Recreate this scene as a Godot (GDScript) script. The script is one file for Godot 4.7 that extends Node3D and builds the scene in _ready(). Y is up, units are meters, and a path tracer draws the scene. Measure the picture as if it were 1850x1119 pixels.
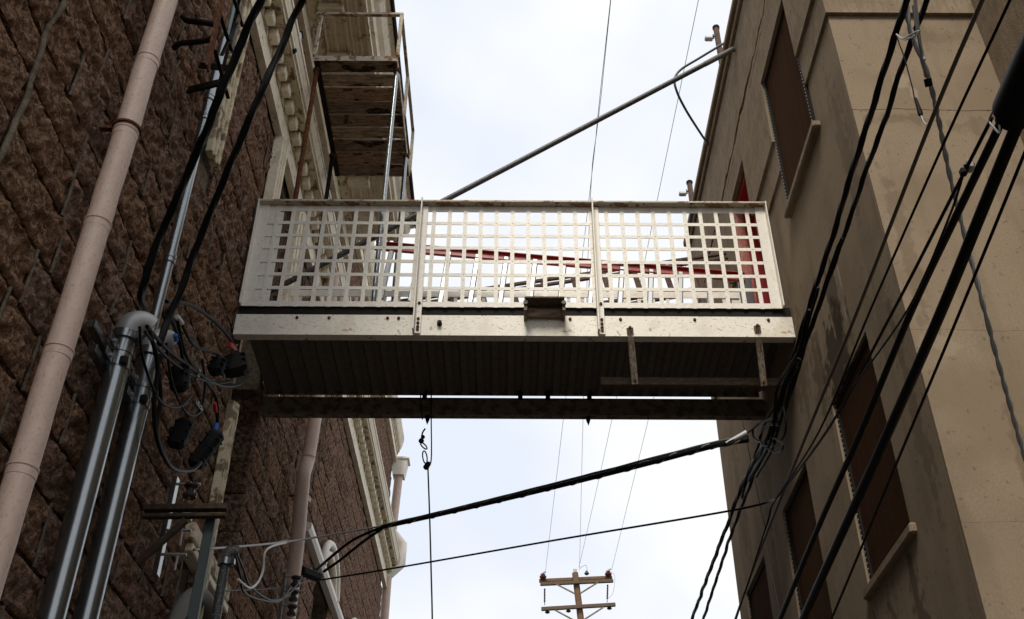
extends Node3D
# An alley seen steeply upwards: a rock-faced stone building, a stucco building and the steel footbridge between them.
# Metres, y up. The alley runs along -z; the camera stands at its mouth. P* turn a photo pixel (1850 x 1119) into a point on a known plane.

const FOCAL := 1956.0
const PITCH := 36.5
const ROLL := 0.3
const EYE := Vector3(0, 1.6, 0)
const WL := -2.1          # face of the stone wall
const WR := 2.13          # face of the stucco wall

var ax_r: Vector3
var ax_u: Vector3
var ax_f: Vector3
var taken := {}
var mats := {}
var rng := RandomNumberGenerator.new()

# ------------------------------------------------------------------ mesh builder
class MB:
	var v := PackedVector3Array()
	var n := PackedVector3Array()
	var uv := PackedVector2Array()
	var ix := PackedInt32Array()
	var uvf: Callable
	func tri(a: Vector3, b: Vector3, c: Vector3, nn: Vector3) -> void:
		var k := v.size()
		v.append(a); v.append(b); v.append(c)
		n.append(nn); n.append(nn); n.append(nn)
		if (b - a).cross(c - a).dot(nn) > 0.0:
			ix.append(k); ix.append(k + 2); ix.append(k + 1)
		else:
			ix.append(k); ix.append(k + 1); ix.append(k + 2)
	func quad(a: Vector3, b: Vector3, c: Vector3, d: Vector3, nn: Vector3) -> void:
		var k := v.size()
		v.append(a); v.append(b); v.append(c); v.append(d)
		for q in 4: n.append(nn)
		if (b - a).cross(c - a).dot(nn) > 0.0:
			for q in [0, 2, 1, 0, 3, 2]: ix.append(k + q)
		else:
			for q in [0, 1, 2, 0, 2, 3]: ix.append(k + q)
	func smooth_quad(a: int, b: int, c: int, d: int) -> void:
		var g := (v[b] - v[a]).cross(v[c] - v[a])
		if g.length_squared() < 1e-16: g = (v[c] - v[a]).cross(v[d] - v[a])
		if g.dot(n[a] + n[c]) > 0.0:
			for q in [a, c, b, a, d, c]: ix.append(q)
		else:
			for q in [a, b, c, a, c, d]: ix.append(q)
	func box(c: Vector3, s: Vector3, ch := 0.0, bas := Basis.IDENTITY) -> MB:
		var h := s * 0.5
		var e: float = min(ch, min(h.x, min(h.y, h.z)) * 0.6)
		for axis in 3:
			for sg in [-1.0, 1.0]:
				var nn := Vector3.ZERO; nn[axis] = sg
				var a1 := (axis + 1) % 3
				var a2 := (axis + 2) % 3
				var p := []
				for q in [[-1, -1], [1, -1], [1, 1], [-1, 1]]:
					var w := Vector3.ZERO
					w[axis] = sg * h[axis]; w[a1] = q[0] * (h[a1] - e); w[a2] = q[1] * (h[a2] - e)
					p.append(c + bas * w)
				quad(p[0], p[1], p[2], p[3], bas * nn)
		if e > 0.0:
			for axis in 3:
				var a1 := (axis + 1) % 3
				var a2 := (axis + 2) % 3
				for s1 in [-1.0, 1.0]:
					for s2 in [-1.0, 1.0]:
						var p := []
						for q in [[-1, 0], [1, 0], [1, 1], [-1, 1]]:
							var w := Vector3.ZERO
							w[axis] = q[0] * (h[axis] - e)
							w[a1] = s1 * (h[a1] - (e if q[1] == 1 else 0.0)); w[a2] = s2 * (h[a2] - (0.0 if q[1] == 1 else e))
							p.append(c + bas * w)
						var nn := Vector3.ZERO; nn[a1] = s1; nn[a2] = s2
						quad(p[0], p[1], p[2], p[3], (bas * nn).normalized())
			for sx in [-1.0, 1.0]:
				for sy in [-1.0, 1.0]:
					for sz in [-1.0, 1.0]:
						tri(c + bas * Vector3(sx * h.x, sy * (h.y - e), sz * (h.z - e)), c + bas * Vector3(sx * (h.x - e), sy * h.y, sz * (h.z - e)),
							c + bas * Vector3(sx * (h.x - e), sy * (h.y - e), sz * h.z), (bas * Vector3(sx, sy, sz)).normalized())
		return self
	func span(a: Vector3, b: Vector3, ch := 0.0) -> MB:       # box between two opposite corners
		return box((a + b) * 0.5, (b - a).abs(), ch)
	func bar(a: Vector3, b: Vector3, w: float, h: float, ch := 0.0, side := Vector3.UP) -> MB:   # w across, h along «side»
		var d := (b - a)
		var z := d.normalized()
		var x := side.cross(z)
		if x.length() < 1e-4: x = Vector3.RIGHT.cross(z)
		x = x.normalized()
		return box((a + b) * 0.5, Vector3(w, h, d.length()), ch, Basis(x, z.cross(x), z))
	func tube(p: PackedVector3Array, r, sides := 8, caps := true) -> MB:
		var m := p.size()
		var t0 := (p[1] - p[0]).normalized()
		var up := Vector3.UP if absf(t0.y) < 0.9 else Vector3.RIGHT
		var x := up.cross(t0).normalized()
		var rows := []
		for i in m:
			var t: Vector3 = (p[min(i + 1, m - 1)] - p[max(i - 1, 0)]).normalized()
			x = (x - t * x.dot(t)).normalized()
			var y := t.cross(x)
			var rr: float = r[i] if r is Array else r
			var k := v.size()
			rows.append(k)
			for s in sides + 1:
				var a := TAU * s / sides
				var nn := x * cos(a) + y * sin(a)
				v.append(p[i] + nn * rr); n.append(nn)
		for i in m - 1:
			for s in sides:
				smooth_quad(rows[i] + s, rows[i] + s + 1, rows[i + 1] + s + 1, rows[i + 1] + s)
		if caps:
			for e in [0, m - 1]:
				var nn := (p[0] - p[1]).normalized() if e == 0 else (p[m - 1] - p[m - 2]).normalized()
				for s in sides:
					tri(p[e], v[rows[e] + s], v[rows[e] + s + 1], nn)
		return self
	func twisted(p: PackedVector3Array, r: float, lobes: int, pitch: float) -> MB:   # stranded cable: lobed section that turns along its length
		var sides := lobes * 4
		var m := p.size()
		var t0 := (p[1] - p[0]).normalized()
		var x := (Vector3.UP if absf(t0.y) < 0.9 else Vector3.RIGHT).cross(t0).normalized()
		var run := 0.0
		var rows := []
		for i in m:
			var t: Vector3 = (p[min(i + 1, m - 1)] - p[max(i - 1, 0)]).normalized()
			x = (x - t * x.dot(t)).normalized()
			var y := t.cross(x)
			if i > 0: run += p[i].distance_to(p[i - 1])
			rows.append(v.size())
			for s in sides + 1:
				var a := TAU * s / sides
				var ph := lobes * a + run / pitch * TAU
				var nn := x * cos(a) + y * sin(a)
				var side := y * cos(a) - x * sin(a)
				v.append(p[i] + nn * r * (0.86 + 0.18 * cos(ph)))
				n.append((nn + side * 0.55 * sin(ph)).normalized())
		for i in m - 1:
			for s in sides: smooth_quad(rows[i] + s, rows[i] + s + 1, rows[i + 1] + s + 1, rows[i + 1] + s)
		return self
	func rod(a: Vector3, b: Vector3, r: float, sides := 8) -> MB:
		return tube(PackedVector3Array([a, b]), r, sides)
	func lathe(prof: Array, base: Vector3, axis := Vector3.UP, seg := 14) -> MB:   # prof: [radius, height] along axis, hard-edged rings
		var up := Vector3.UP if absf(axis.y) < 0.9 else Vector3.RIGHT
		var x := up.cross(axis).normalized()
		var y := axis.cross(x)
		for i in prof.size() - 1:
			var r0: float = prof[i][0]; var h0: float = prof[i][1]; var r1: float = prof[i + 1][0]; var h1: float = prof[i + 1][1]
			var sl := Vector2(h1 - h0, r0 - r1).normalized()
			var k := v.size()
			for s in seg + 1:
				var a := TAU * s / seg
				var o := x * cos(a) + y * sin(a)
				v.append(base + o * r0 + axis * h0); v.append(base + o * r1 + axis * h1)
				var nn := (o * sl.x + axis * sl.y).normalized()
				n.append(nn); n.append(nn)
			for s in seg:
				smooth_quad(k + 2 * s, k + 2 * s + 2, k + 2 * s + 3, k + 2 * s + 1)
		return self
	func ball(c: Vector3, r: float, seg := 10, sq := Vector3.ONE) -> MB:
		var k := v.size()
		var rings := seg / 2 + 1
		for i in rings + 1:
			var ph := PI * i / rings
			for s in seg + 1:
				var a := TAU * s / seg
				var nn := Vector3(sin(ph) * cos(a), cos(ph), sin(ph) * sin(a))
				v.append(c + nn * r * sq); n.append((nn / sq).normalized())
		for i in rings:
			for s in seg:
				var a := k + i * (seg + 1) + s
				smooth_quad(a, a + 1, a + seg + 2, a + seg + 1)
		return self
	func prism(prof: PackedVector2Array, a: float, b: float, frame: Callable) -> MB:   # closed profile swept from a to b; frame(point2, t) -> Vector3
		var c := Vector2.ZERO
		for q in prof: c += q
		var m := prof.size()
		var clockwise := Geometry2D.is_polygon_clockwise(prof)
		for i in m:
			var p := prof[i]
			var q := prof[(i + 1) % m]
			var t := (q - p).normalized()
			var o := Vector2(-t.y, t.x) if clockwise else Vector2(t.y, -t.x)
			var nn: Vector3 = (frame.call(p + o, a) - frame.call(p, a)).normalized()
			quad(frame.call(p, a), frame.call(q, a), frame.call(q, b), frame.call(p, b), nn)
		var tr := Geometry2D.triangulate_polygon(prof)
		for i in range(0, tr.size(), 3):
			for e in [[a, -1.0], [b, 1.0]]:
				var nn: Vector3 = (frame.call(prof[0], b) - frame.call(prof[0], a)).normalized() * e[1]
				tri(frame.call(prof[tr[i]], e[0]), frame.call(prof[tr[i + 1]], e[0]), frame.call(prof[tr[i + 2]], e[0]), nn)
		return self
	func add(o: MB) -> MB:
		var k := v.size()
		v.append_array(o.v); n.append_array(o.n)
		for q in o.ix: ix.append(k + q)
		return self
	func middle() -> Vector3:
		var lo := v[0]
		var hi := v[0]
		for p in v:
			lo = lo.min(p); hi = hi.max(p)
		return Vector3((lo.x + hi.x) * 0.5, lo.y, (lo.z + hi.z) * 0.5)
	func mesh(origin: Vector3) -> ArrayMesh:
		var arr := []
		arr.resize(Mesh.ARRAY_MAX)
		if uvf.is_valid():
			for p in v: uv.append(uvf.call(p))
			arr[Mesh.ARRAY_TEX_UV] = uv
		var w := v.duplicate()
		for i in w.size(): w[i] -= origin
		arr[Mesh.ARRAY_VERTEX] = w
		arr[Mesh.ARRAY_NORMAL] = n
		arr[Mesh.ARRAY_INDEX] = ix
		var m := ArrayMesh.new()
		m.add_surface_from_arrays(Mesh.PRIMITIVE_TRIANGLES, arr)
		return m

# ------------------------------------------------------------------ nodes
func numbered(called: String) -> String:
	var k: int = taken.get(called, 0)
	taken[called] = k + 1
	return called if k == 0 else "%s_%03d" % [called, k]

func tag(o: Node3D, label: String, category: String, group := "") -> void:
	o.set_meta("label", label)
	o.set_meta("category", category)
	if group != "": o.set_meta("group", group)

func thing(called: String, base: Vector3, label: String, category: String, group := "") -> Node3D:
	var o := Node3D.new()
	o.name = numbered(called)
	add_child(o)
	o.position = base
	tag(o, label, category, group)
	return o

func where(o: Node3D) -> Vector3:
	var p := Vector3.ZERO
	var q: Node = o
	while q != self and q != null:
		p += (q as Node3D).position
		q = q.get_parent()
	return p

func part(parent: Node3D, called: String, mb: MB, m: Material) -> MeshInstance3D:
	var o := MeshInstance3D.new()
	var c := mb.middle()
	o.mesh = mb.mesh(c)
	o.mesh.surface_set_material(0, m)
	o.name = called
	parent.add_child(o, true)
	o.position = c - where(parent)
	return o

func same(parent: Node3D, called: String, mesh: Mesh, at: Vector3, bas := Basis.IDENTITY) -> MeshInstance3D:
	var o := MeshInstance3D.new()
	o.mesh = mesh
	o.name = called
	parent.add_child(o, true)
	o.transform = Transform3D(bas, at - where(parent))
	return o

func solo(called: String, mb: MB, m: Material, label: String, category: String, group := "") -> MeshInstance3D:
	var o := part(self, numbered(called), mb, m)
	tag(o, label, category, group)
	return o

func proto(mb: MB, m: Material) -> ArrayMesh:
	var a := mb.mesh(Vector3.ZERO)
	a.surface_set_material(0, m)
	return a

# ------------------------------------------------------------------ photo pixels to points
func ray(u: float, w: float) -> Vector3:
	return ax_f + ax_r * ((u - 925.0) / FOCAL) + ax_u * ((559.5 - w) / FOCAL)
func PX(u: float, w: float, x: float) -> Vector3:
	var k := ray(u, w)
	return EYE + k * (x / k.x)
func PD(u: float, w: float, d: float) -> Vector3:
	var k := ray(u, w)
	return EYE + k * (-d / k.z)
func PY(u: float, w: float, y: float) -> Vector3:
	var k := ray(u, w)
	return EYE + k * ((y - EYE.y) / k.y)
func pixel(p: Vector3) -> Vector2:
	var q := p - EYE
	var z := q.dot(ax_f)
	if z < 0.05: return Vector2(-99999, -99999)
	return Vector2(925.0 + FOCAL * q.dot(ax_r) / z, 559.5 - FOCAL * q.dot(ax_u) / z)

func smooth(p: Array, steps := 6) -> PackedVector3Array:
	var o := PackedVector3Array()
	var m := p.size()
	for i in m - 1:
		for s in steps:
			o.append((p[i] as Vector3).cubic_interpolate(p[i + 1], p[max(i - 1, 0)], p[min(i + 2, m - 1)], float(s) / steps))
	o.append(p[m - 1])
	return o
func along_x(pix: Array, x: float) -> Array:
	var o := []
	for q in pix: o.append(PX(q[0], q[1], q[2] if q.size() > 2 else x))
	return o
func along_d(pix: Array) -> Array:
	var o := []
	for q in pix: o.append(PD(q[0], q[1], q[2]))
	return o
func wobble(p: PackedVector3Array, amount: float, sd: int) -> PackedVector3Array:
	var nz := FastNoiseLite.new()
	nz.seed = sd; nz.frequency = 3.0
	var o := PackedVector3Array()
	for q in p: o.append(q + Vector3(nz.get_noise_3dv(q), nz.get_noise_3dv(q + Vector3(9, 0, 0)), nz.get_noise_3dv(q + Vector3(0, 9, 0))) * amount)
	return o
func resample(p: PackedVector3Array, step: float) -> PackedVector3Array:
	var o := PackedVector3Array([p[0]])
	for i in p.size() - 1:
		var k: int = max(1, int(p[i].distance_to(p[i + 1]) / step))
		for s in k: o.append(p[i].lerp(p[i + 1], float(s + 1) / k))
	return o

# ------------------------------------------------------------------ textures and materials
const TS := 512
var noise_cache := {}
func noise_bytes(sd: int, freq: float, oct := 4, kind := FastNoiseLite.TYPE_SIMPLEX_SMOOTH, size := TS) -> PackedByteArray:
	var key := "%d_%f_%d_%d_%d" % [sd, freq, oct, kind, size]
	if not noise_cache.has(key):
		var f := FastNoiseLite.new()
		f.seed = sd; f.frequency = freq; f.fractal_octaves = oct; f.noise_type = kind
		var im := f.get_seamless_image(size, size, false, false, 0.15)
		im.convert(Image.FORMAT_L8)
		noise_cache[key] = im.get_data()
	return noise_cache[key]

func texture_of(data: PackedByteArray, size := TS, fmt := Image.FORMAT_RGB8) -> ImageTexture:
	var im := Image.create_from_data(size, size, false, fmt, data)
	im.generate_mipmaps()
	return ImageTexture.create_from_image(im)

# colours are linear reflectances; layers: [noise, threshold 0..1, softness, colour, strength, stretch_x, stretch_y]
func layered(base: Color, grain: PackedByteArray, amount: float, layers: Array) -> ImageTexture:
	var out := PackedByteArray()
	out.resize(TS * TS * 3)
	var lut := PackedByteArray()
	lut.resize(1025)
	for i in 1025: lut[i] = int(clampf(Color(i / 1024.0, 0, 0).linear_to_srgb().r * 255.0 + 0.5, 0, 255))
	var masks := []
	for l in layers:
		var t := PackedFloat32Array()
		t.resize(256)
		for i in 256: t[i] = smoothstep(l[1] - l[2], l[1] + l[2], i / 255.0) * l[4]
		masks.append(t)
	var nl := layers.size()
	var k := 0
	for y in TS:
		for x in TS:
			var g := 1.0 + (grain[y * TS + x] / 127.5 - 1.0) * amount
			var r := base.r * g
			var gg := base.g * g
			var b := base.b * g
			for i in nl:
				var l: Array = layers[i]
				var nb: PackedByteArray = l[0]
				var m: float = masks[i][nb[((y * int(l[6])) % TS) * TS + (x * int(l[5])) % TS]]
				if m > 0.0:
					var c: Color = l[3]
					r += (c.r - r) * m
					gg += (c.g - gg) * m
					b += (c.b - b) * m
			out[k] = lut[int(clampf(r, 0, 1) * 1024)]
			out[k + 1] = lut[int(clampf(gg, 0, 1) * 1024)]
			out[k + 2] = lut[int(clampf(b, 0, 1) * 1024)]
			k += 3
	return texture_of(out)

func bump(grain: PackedByteArray, strength: float) -> ImageTexture:
	var im := Image.create_from_data(TS, TS, false, Image.FORMAT_L8, grain)
	im.convert(Image.FORMAT_RGBA8)
	im.bump_map_to_normal_map(strength)
	im.generate_mipmaps()
	return ImageTexture.create_from_image(im)

func surface(called: String, tex: Texture2D, per_metre, rough: float, nrm: Texture2D = null, depth := 1.0, metal := 0.0, tint := Color.WHITE) -> StandardMaterial3D:
	var m := StandardMaterial3D.new()
	m.resource_name = called
	m.albedo_color = tint.linear_to_srgb()
	m.albedo_texture = tex
	m.roughness = rough
	m.metallic = metal
	m.metallic_specular = 0.15 if rough >= 0.7 else 0.5
	m.uv1_triplanar = true
	m.uv1_world_triplanar = true
	m.uv1_scale = per_metre if per_metre is Vector3 else Vector3.ONE * per_metre
	if nrm:
		m.normal_enabled = true
		m.normal_texture = nrm
		m.normal_scale = depth
	mats[called] = m
	return m

func plain(called: String, c: Color, rough: float, metal := 0.0) -> StandardMaterial3D:
	var m := StandardMaterial3D.new()
	m.resource_name = called
	m.albedo_color = c.linear_to_srgb()
	m.roughness = rough
	m.metallic = metal
	m.metallic_specular = 0.5 if metal > 0.0 else (0.25 if c.get_luminance() < 0.05 else 0.5)
	mats[called] = m
	return m

func make_materials() -> void:
	var fine := noise_bytes(1, 0.06, 5)
	var grit := noise_bytes(2, 0.25, 3)
	var coarse := noise_bytes(3, 0.012, 4)
	var blotch := noise_bytes(4, 0.02, 5)
	var pits := noise_bytes(5, 0.035, 3, FastNoiseLite.TYPE_CELLULAR)
	var rustspots := noise_bytes(6, 0.06, 4)
	var big := noise_bytes(9, 0.007, 4)
	var n_fine := bump(fine, 6.0)
	var n_grit := bump(grit, 2.0)
	# rough sandstone
	var n_rock := bump(noise_bytes(31, 0.05, 5, FastNoiseLite.TYPE_VALUE_CUBIC), 14.0)
	var st := layered(Color(0.29, 0.19, 0.137), fine, 0.5, [[coarse, 0.50, 0.08, Color(0.205, 0.128, 0.092), 0.7, 1, 1], [blotch, 0.56, 0.06, Color(0.085, 0.05, 0.034), 0.85, 1, 1], [rustspots, 0.68, 0.04, Color(0.04, 0.025, 0.018), 0.8, 1, 1], [grit, 0.72, 0.05, Color(0.36, 0.27, 0.21), 0.5, 1, 1]])
	surface("stone_a", st, 1.7, 0.95, n_rock, 1.6)
	surface("stone_b", st, 1.45, 0.95, n_rock, 1.6, 0.0, Color(0.8, 0.76, 0.73))
	surface("stone_c", st, 1.9, 0.95, n_rock, 1.6, 0.0, Color(1.0, 0.92, 0.80))
	surface("stone_d", st, 1.55, 0.95, n_rock, 1.6, 0.0, Color(1.0, 0.96, 0.93))
	surface("mortar", layered(Color(0.19, 0.16, 0.12), fine, 0.5, [[blotch, 0.55, 0.15, Color(0.10, 0.078, 0.058), 0.7, 1, 1]]), 1.5, 0.95, n_grit, 0.8)
	# stucco
	surface("stucco", layered(Color(0.265, 0.207, 0.145), grit, 0.14, [[coarse, 0.52, 0.16, Color(0.2, 0.152, 0.1), 0.6, 1, 1], [blotch, 0.64, 0.06, Color(0.29, 0.235, 0.17), 0.4, 1, 1], [blotch, 0.56, 0.1, Color(0.17, 0.13, 0.09), 0.4, 5, 1], [rustspots, 0.80, 0.04, Color(0.12, 0.09, 0.06), 0.6, 1, 1]]), 0.45, 0.93, n_grit, 0.22)
	surface("stucco_broken", layered(Color(0.17, 0.135, 0.10), fine, 0.4, []), 2.0, 0.95, n_fine, 1.0)
	# paints
	surface("white_paint", layered(Color(0.78, 0.74, 0.655), fine, 0.04, [[rustspots, 0.84, 0.03, Color(0.42, 0.24, 0.10), 0.8, 1, 1], [coarse, 0.72, 0.12, Color(0.68, 0.60, 0.47), 0.5, 1, 1]]), 0.8, 0.5, n_fine, 0.1)
	surface("white_beam_paint", layered(Color(0.79, 0.745, 0.645), fine, 0.04, [[rustspots, 0.77, 0.02, Color(0.26, 0.19, 0.11), 0.75, 1, 3], [coarse, 0.66, 0.12, Color(0.66, 0.60, 0.48), 0.6, 1, 1], [blotch, 0.84, 0.03, Color(0.32, 0.16, 0.06), 0.7, 1, 1]]), 0.6, 0.5, n_fine, 0.04)
	surface("cream_paint", layered(Color(0.80, 0.72, 0.555), fine, 0.06, [[coarse, 0.64, 0.12, Color(0.6, 0.51, 0.36), 0.6, 1, 1], [blotch, 0.80, 0.04, Color(0.25, 0.17, 0.09), 0.75, 1, 1], [rustspots, 0.84, 0.03, Color(0.14, 0.1, 0.07), 0.8, 1, 1]]), 0.6, 0.6, n_fine, 0.15)
	surface("cream_stain_and_shade", layered(Color(0.66, 0.57, 0.41), fine, 0.1, [[blotch, 0.66, 0.06, Color(0.3, 0.2, 0.1), 0.8, 1, 1], [coarse, 0.66, 0.05, Color(0.09, 0.06, 0.04), 0.75, 1, 1]]), 0.7, 0.7, n_fine, 0.3)  # stained cream; on the casing under the bridge it stands for shade
	surface("pink_paint", layered(Color(0.56, 0.415, 0.338), fine, 0.05, [[coarse, 0.62, 0.1, Color(0.62, 0.48, 0.40), 0.6, 1, 1], [rustspots, 0.76, 0.04, Color(0.33, 0.22, 0.17), 0.7, 1, 1], [blotch, 0.72, 0.04, Color(0.62, 0.5, 0.44), 0.5, 1, 1]]), Vector3(1.6, 0.8, 1.6), 0.55, n_fine, 0.1)
	surface("red_paint", layered(Color(0.36, 0.025, 0.02), fine, 0.1, [[blotch, 0.7, 0.05, Color(0.16, 0.03, 0.02), 0.6, 1, 1]]), 1.5, 0.4)
	surface("worn_red_paint", layered(Color(0.34, 0.05, 0.03), fine, 0.15, [[blotch, 0.6, 0.05, Color(0.3, 0.17, 0.1), 0.8, 1, 1], [rustspots, 0.68, 0.04, Color(0.45, 0.4, 0.34), 0.6, 1, 1]]), 2.5, 0.6)
	surface("door_red", layered(Color(0.36, 0.016, 0.012), fine, 0.15, []), 1.5, 0.5)
	# steel
	surface("galvanised", layered(Color(0.26, 0.28, 0.29), fine, 0.12, [[blotch, 0.6, 0.1, Color(0.24, 0.26, 0.27), 0.6, 1, 1]]), Vector3(3, 1.2, 3), 0.25, n_grit, 0.1, 0.9)
	surface("aluminium", layered(Color(0.42, 0.43, 0.44), fine, 0.1, []), 3.0, 0.32, null, 1.0, 0.8)
	surface("rust", layered(Color(0.10, 0.042, 0.025), fine, 0.4, [[blotch, 0.6, 0.08, Color(0.2, 0.085, 0.035), 0.7, 1, 1]]), 2.0, 0.85, n_fine, 0.5)
	surface("rusty_cream", layered(Color(0.56, 0.50, 0.40), fine, 0.12, [[coarse, 0.67, 0.06, Color(0.26, 0.12, 0.06), 0.85, 1, 1], [blotch, 0.74, 0.04, Color(0.14, 0.07, 0.04), 0.8, 1, 1]]), 0.9, 0.7, n_fine, 0.4)
	surface("dark_steel", layered(Color(0.15, 0.142, 0.13), fine, 0.25, [[blotch, 0.6, 0.1, Color(0.16, 0.11, 0.075), 0.6, 1, 1]]), 1.3, 0.75)
	surface("brown_steel", layered(Color(0.21, 0.178, 0.145), fine, 0.25, [[blotch, 0.58, 0.1, Color(0.05, 0.034, 0.024), 0.6, 1, 1]]), 1.0, 0.8)
	surface("weathered_rail", layered(Color(0.075, 0.056, 0.04), fine, 0.3, [[blotch, 0.58, 0.1, Color(0.045, 0.034, 0.026), 0.6, 1, 1]]), 1.6, 0.85)
	surface("brown_post", layered(Color(0.12, 0.085, 0.072), fine, 0.3, [[blotch, 0.6, 0.08, Color(0.07, 0.05, 0.04), 0.7, 1, 1]]), 2.0, 0.8)
	surface("iron", layered(Color(0.022, 0.02, 0.018), fine, 0.3, []), 3.0, 0.7)
	surface("grey_pipe", layered(Color(0.05, 0.053, 0.053), fine, 0.2, [[rustspots, 0.68, 0.05, Color(0.3, 0.29, 0.27), 0.6, 1, 1]]), 1.6, 0.55)
	surface("green_steel", layered(Color(0.02, 0.035, 0.036), fine, 0.2, []), 2.0, 0.55)
	surface("screen", layered(Color(0.10, 0.052, 0.028), fine, 0.3, [[blotch, 0.6, 0.1, Color(0.13, 0.075, 0.045), 0.6, 4, 1]]), 1.2, 0.9)
	surface("screen_back", layered(Color(0.05, 0.034, 0.023), fine, 0.3, []), 1.2, 0.95)
	# timber; grain runs along x
	var grainx := [[blotch, 0.55, 0.08, Color(0.12, 0.08, 0.052), 0.7, 1, 6], [big, 0.68, 0.05, Color(0.016, 0.011, 0.008), 0.95, 1, 2], [rustspots, 0.66, 0.06, Color(0.34, 0.23, 0.15), 0.5, 1, 6]]
	surface("board", layered(Color(0.35, 0.27, 0.195), fine, 0.2, grainx), 0.4, 0.85, n_fine, 0.3)
	surface("board_b", layered(Color(0.27, 0.20, 0.14), fine, 0.2, grainx), 0.36, 0.85, n_fine, 0.3)
	for i in 5:
		var pm := surface("plank_%d" % i, mats.board.albedo_texture if i % 2 == 0 else mats.board_b.albedo_texture, 0.40 + 0.06 * i, 0.85, n_fine, 0.4, 0.0, [Color(1, 1, 1), Color(0.8, 0.8, 0.85), Color(0.62, 0.6, 0.6), Color(1.1, 1.0, 0.95), Color(0.75, 0.7, 0.65)][i])
		pm.uv1_offset = Vector3(0.37 * i, 0.21 * i, 0.53 * i)
	surface("timber", layered(Color(0.13, 0.10, 0.072), fine, 0.25, [[blotch, 0.52, 0.08, Color(0.07, 0.05, 0.036), 0.7, 1, 8], [rustspots, 0.68, 0.05, Color(0.22, 0.175, 0.13), 0.5, 1, 6]]), 1.1, 0.85, n_fine, 0.4)
	surface("pale_timber", layered(Color(0.62, 0.54, 0.42), fine, 0.12, [[blotch, 0.6, 0.05, Color(0.2, 0.1, 0.05), 0.8, 2, 1]]), 2.0, 0.75, n_fine, 0.3)
	surface("pole_wood", layered(Color(0.18, 0.115, 0.072), fine, 0.2, [[blotch, 0.56, 0.06, Color(0.11, 0.06, 0.035), 0.7, 5, 1]]), 0.8, 0.85)
	surface("asphalt", layered(Color(0.075, 0.072, 0.068), grit, 0.3, [[coarse, 0.55, 0.1, Color(0.055, 0.052, 0.048), 0.6, 1, 1]]), 0.5, 0.95)
	# small things
	plain("grey_stone", Color(0.17, 0.16, 0.145), 0.9)
	plain("rubber", Color(0.006, 0.006, 0.0065), 0.5)
	plain("rubber_matt", Color(0.008, 0.008, 0.008), 0.65)
	plain("rope", Color(0.03, 0.027, 0.022), 0.9)
	plain("strand", Color(0.16, 0.155, 0.14), 0.45, 0.6)
	plain("grey_sheath", Color(0.30, 0.305, 0.30), 0.55)
	plain("white_sheath", Color(0.55, 0.54, 0.5), 0.5)
	plain("brown_sheath", Color(0.10, 0.08, 0.055), 0.5)
	plain("overhead_wire", Color(0.22, 0.2, 0.18), 0.6, 0.3)
	plain("porcelain", Color(0.62, 0.58, 0.5), 0.2)
	plain("brown_glaze", Color(0.10, 0.022, 0.016), 0.2)
	plain("dark_glaze", Color(0.05, 0.04, 0.038), 0.25)
	plain("blue_tape", Color(0.02, 0.12, 0.5), 0.5)
	plain("red_tape", Color(0.5, 0.02, 0.015), 0.5)
	plain("teal_paint", Color(0.26, 0.42, 0.44), 0.6)
	plain("rough_plaster", Color(0.24, 0.21, 0.17), 0.95)
	plain("hood_inside", Color(0.12, 0.12, 0.12), 0.8)
	plain("lantern_glass", Color(0.5, 0.52, 0.54), 0.2)
	plain("cast_grey", Color(0.33, 0.33, 0.33), 0.45, 0.3)

# ================================================================== scene
func _ready() -> void:
	rng.seed = 4711
	# camera
	var cam := Camera3D.new()
	cam.name = "camera"
	add_child(cam)
	cam.position = EYE
	cam.basis = Basis(Vector3.RIGHT, deg_to_rad(PITCH)) * Basis(Vector3.BACK, deg_to_rad(ROLL))
	cam.fov = rad_to_deg(2.0 * atan(559.5 / FOCAL))
	cam.near = 0.05
	cam.far = 2000.0
	cam.current = true
	ax_r = cam.basis.x
	ax_u = cam.basis.y
	ax_f = -cam.basis.z
	# sky
	var we := WorldEnvironment.new()
	we.name = "daylight"
	var env := Environment.new()
	env.background_mode = Environment.BG_SKY
	env.sky = Sky.new()
	var sm := PanoramaSkyMaterial.new()
	sm.panorama = cloud_sky()
	sm.energy_multiplier = 1.0
	env.sky.sky_material = sm
	env.background_energy_multiplier = 0.43
	env.tonemap_mode = Environment.TONE_MAPPER_LINEAR
	env.tonemap_exposure = 2.45
	env.sdfgi_enabled = true
	env.ssao_enabled = true
	env.ssil_enabled = true
	we.environment = env
	add_child(we)
	# sun behind thin cloud, high behind the camera
	var sun := DirectionalLight3D.new()
	sun.name = "sun"
	sun.light_energy = 0.48
	sun.light_angular_distance = 20.0
	sun.light_color = Color(1.0, 0.97, 0.92)
	sun.shadow_enabled = true
	add_child(sun)
	sun.look_at_from_position(Vector3.ZERO, Vector3(0.15, -1.0, -0.74))
	make_materials()
	ground()
	stone_building()
	stucco_building()
	footbridge()
	platform()
	ladders()
	roof_pipes()
	downspouts()
	wall_gear()
	service_masts()
	cables()
	utility_pole()

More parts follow.
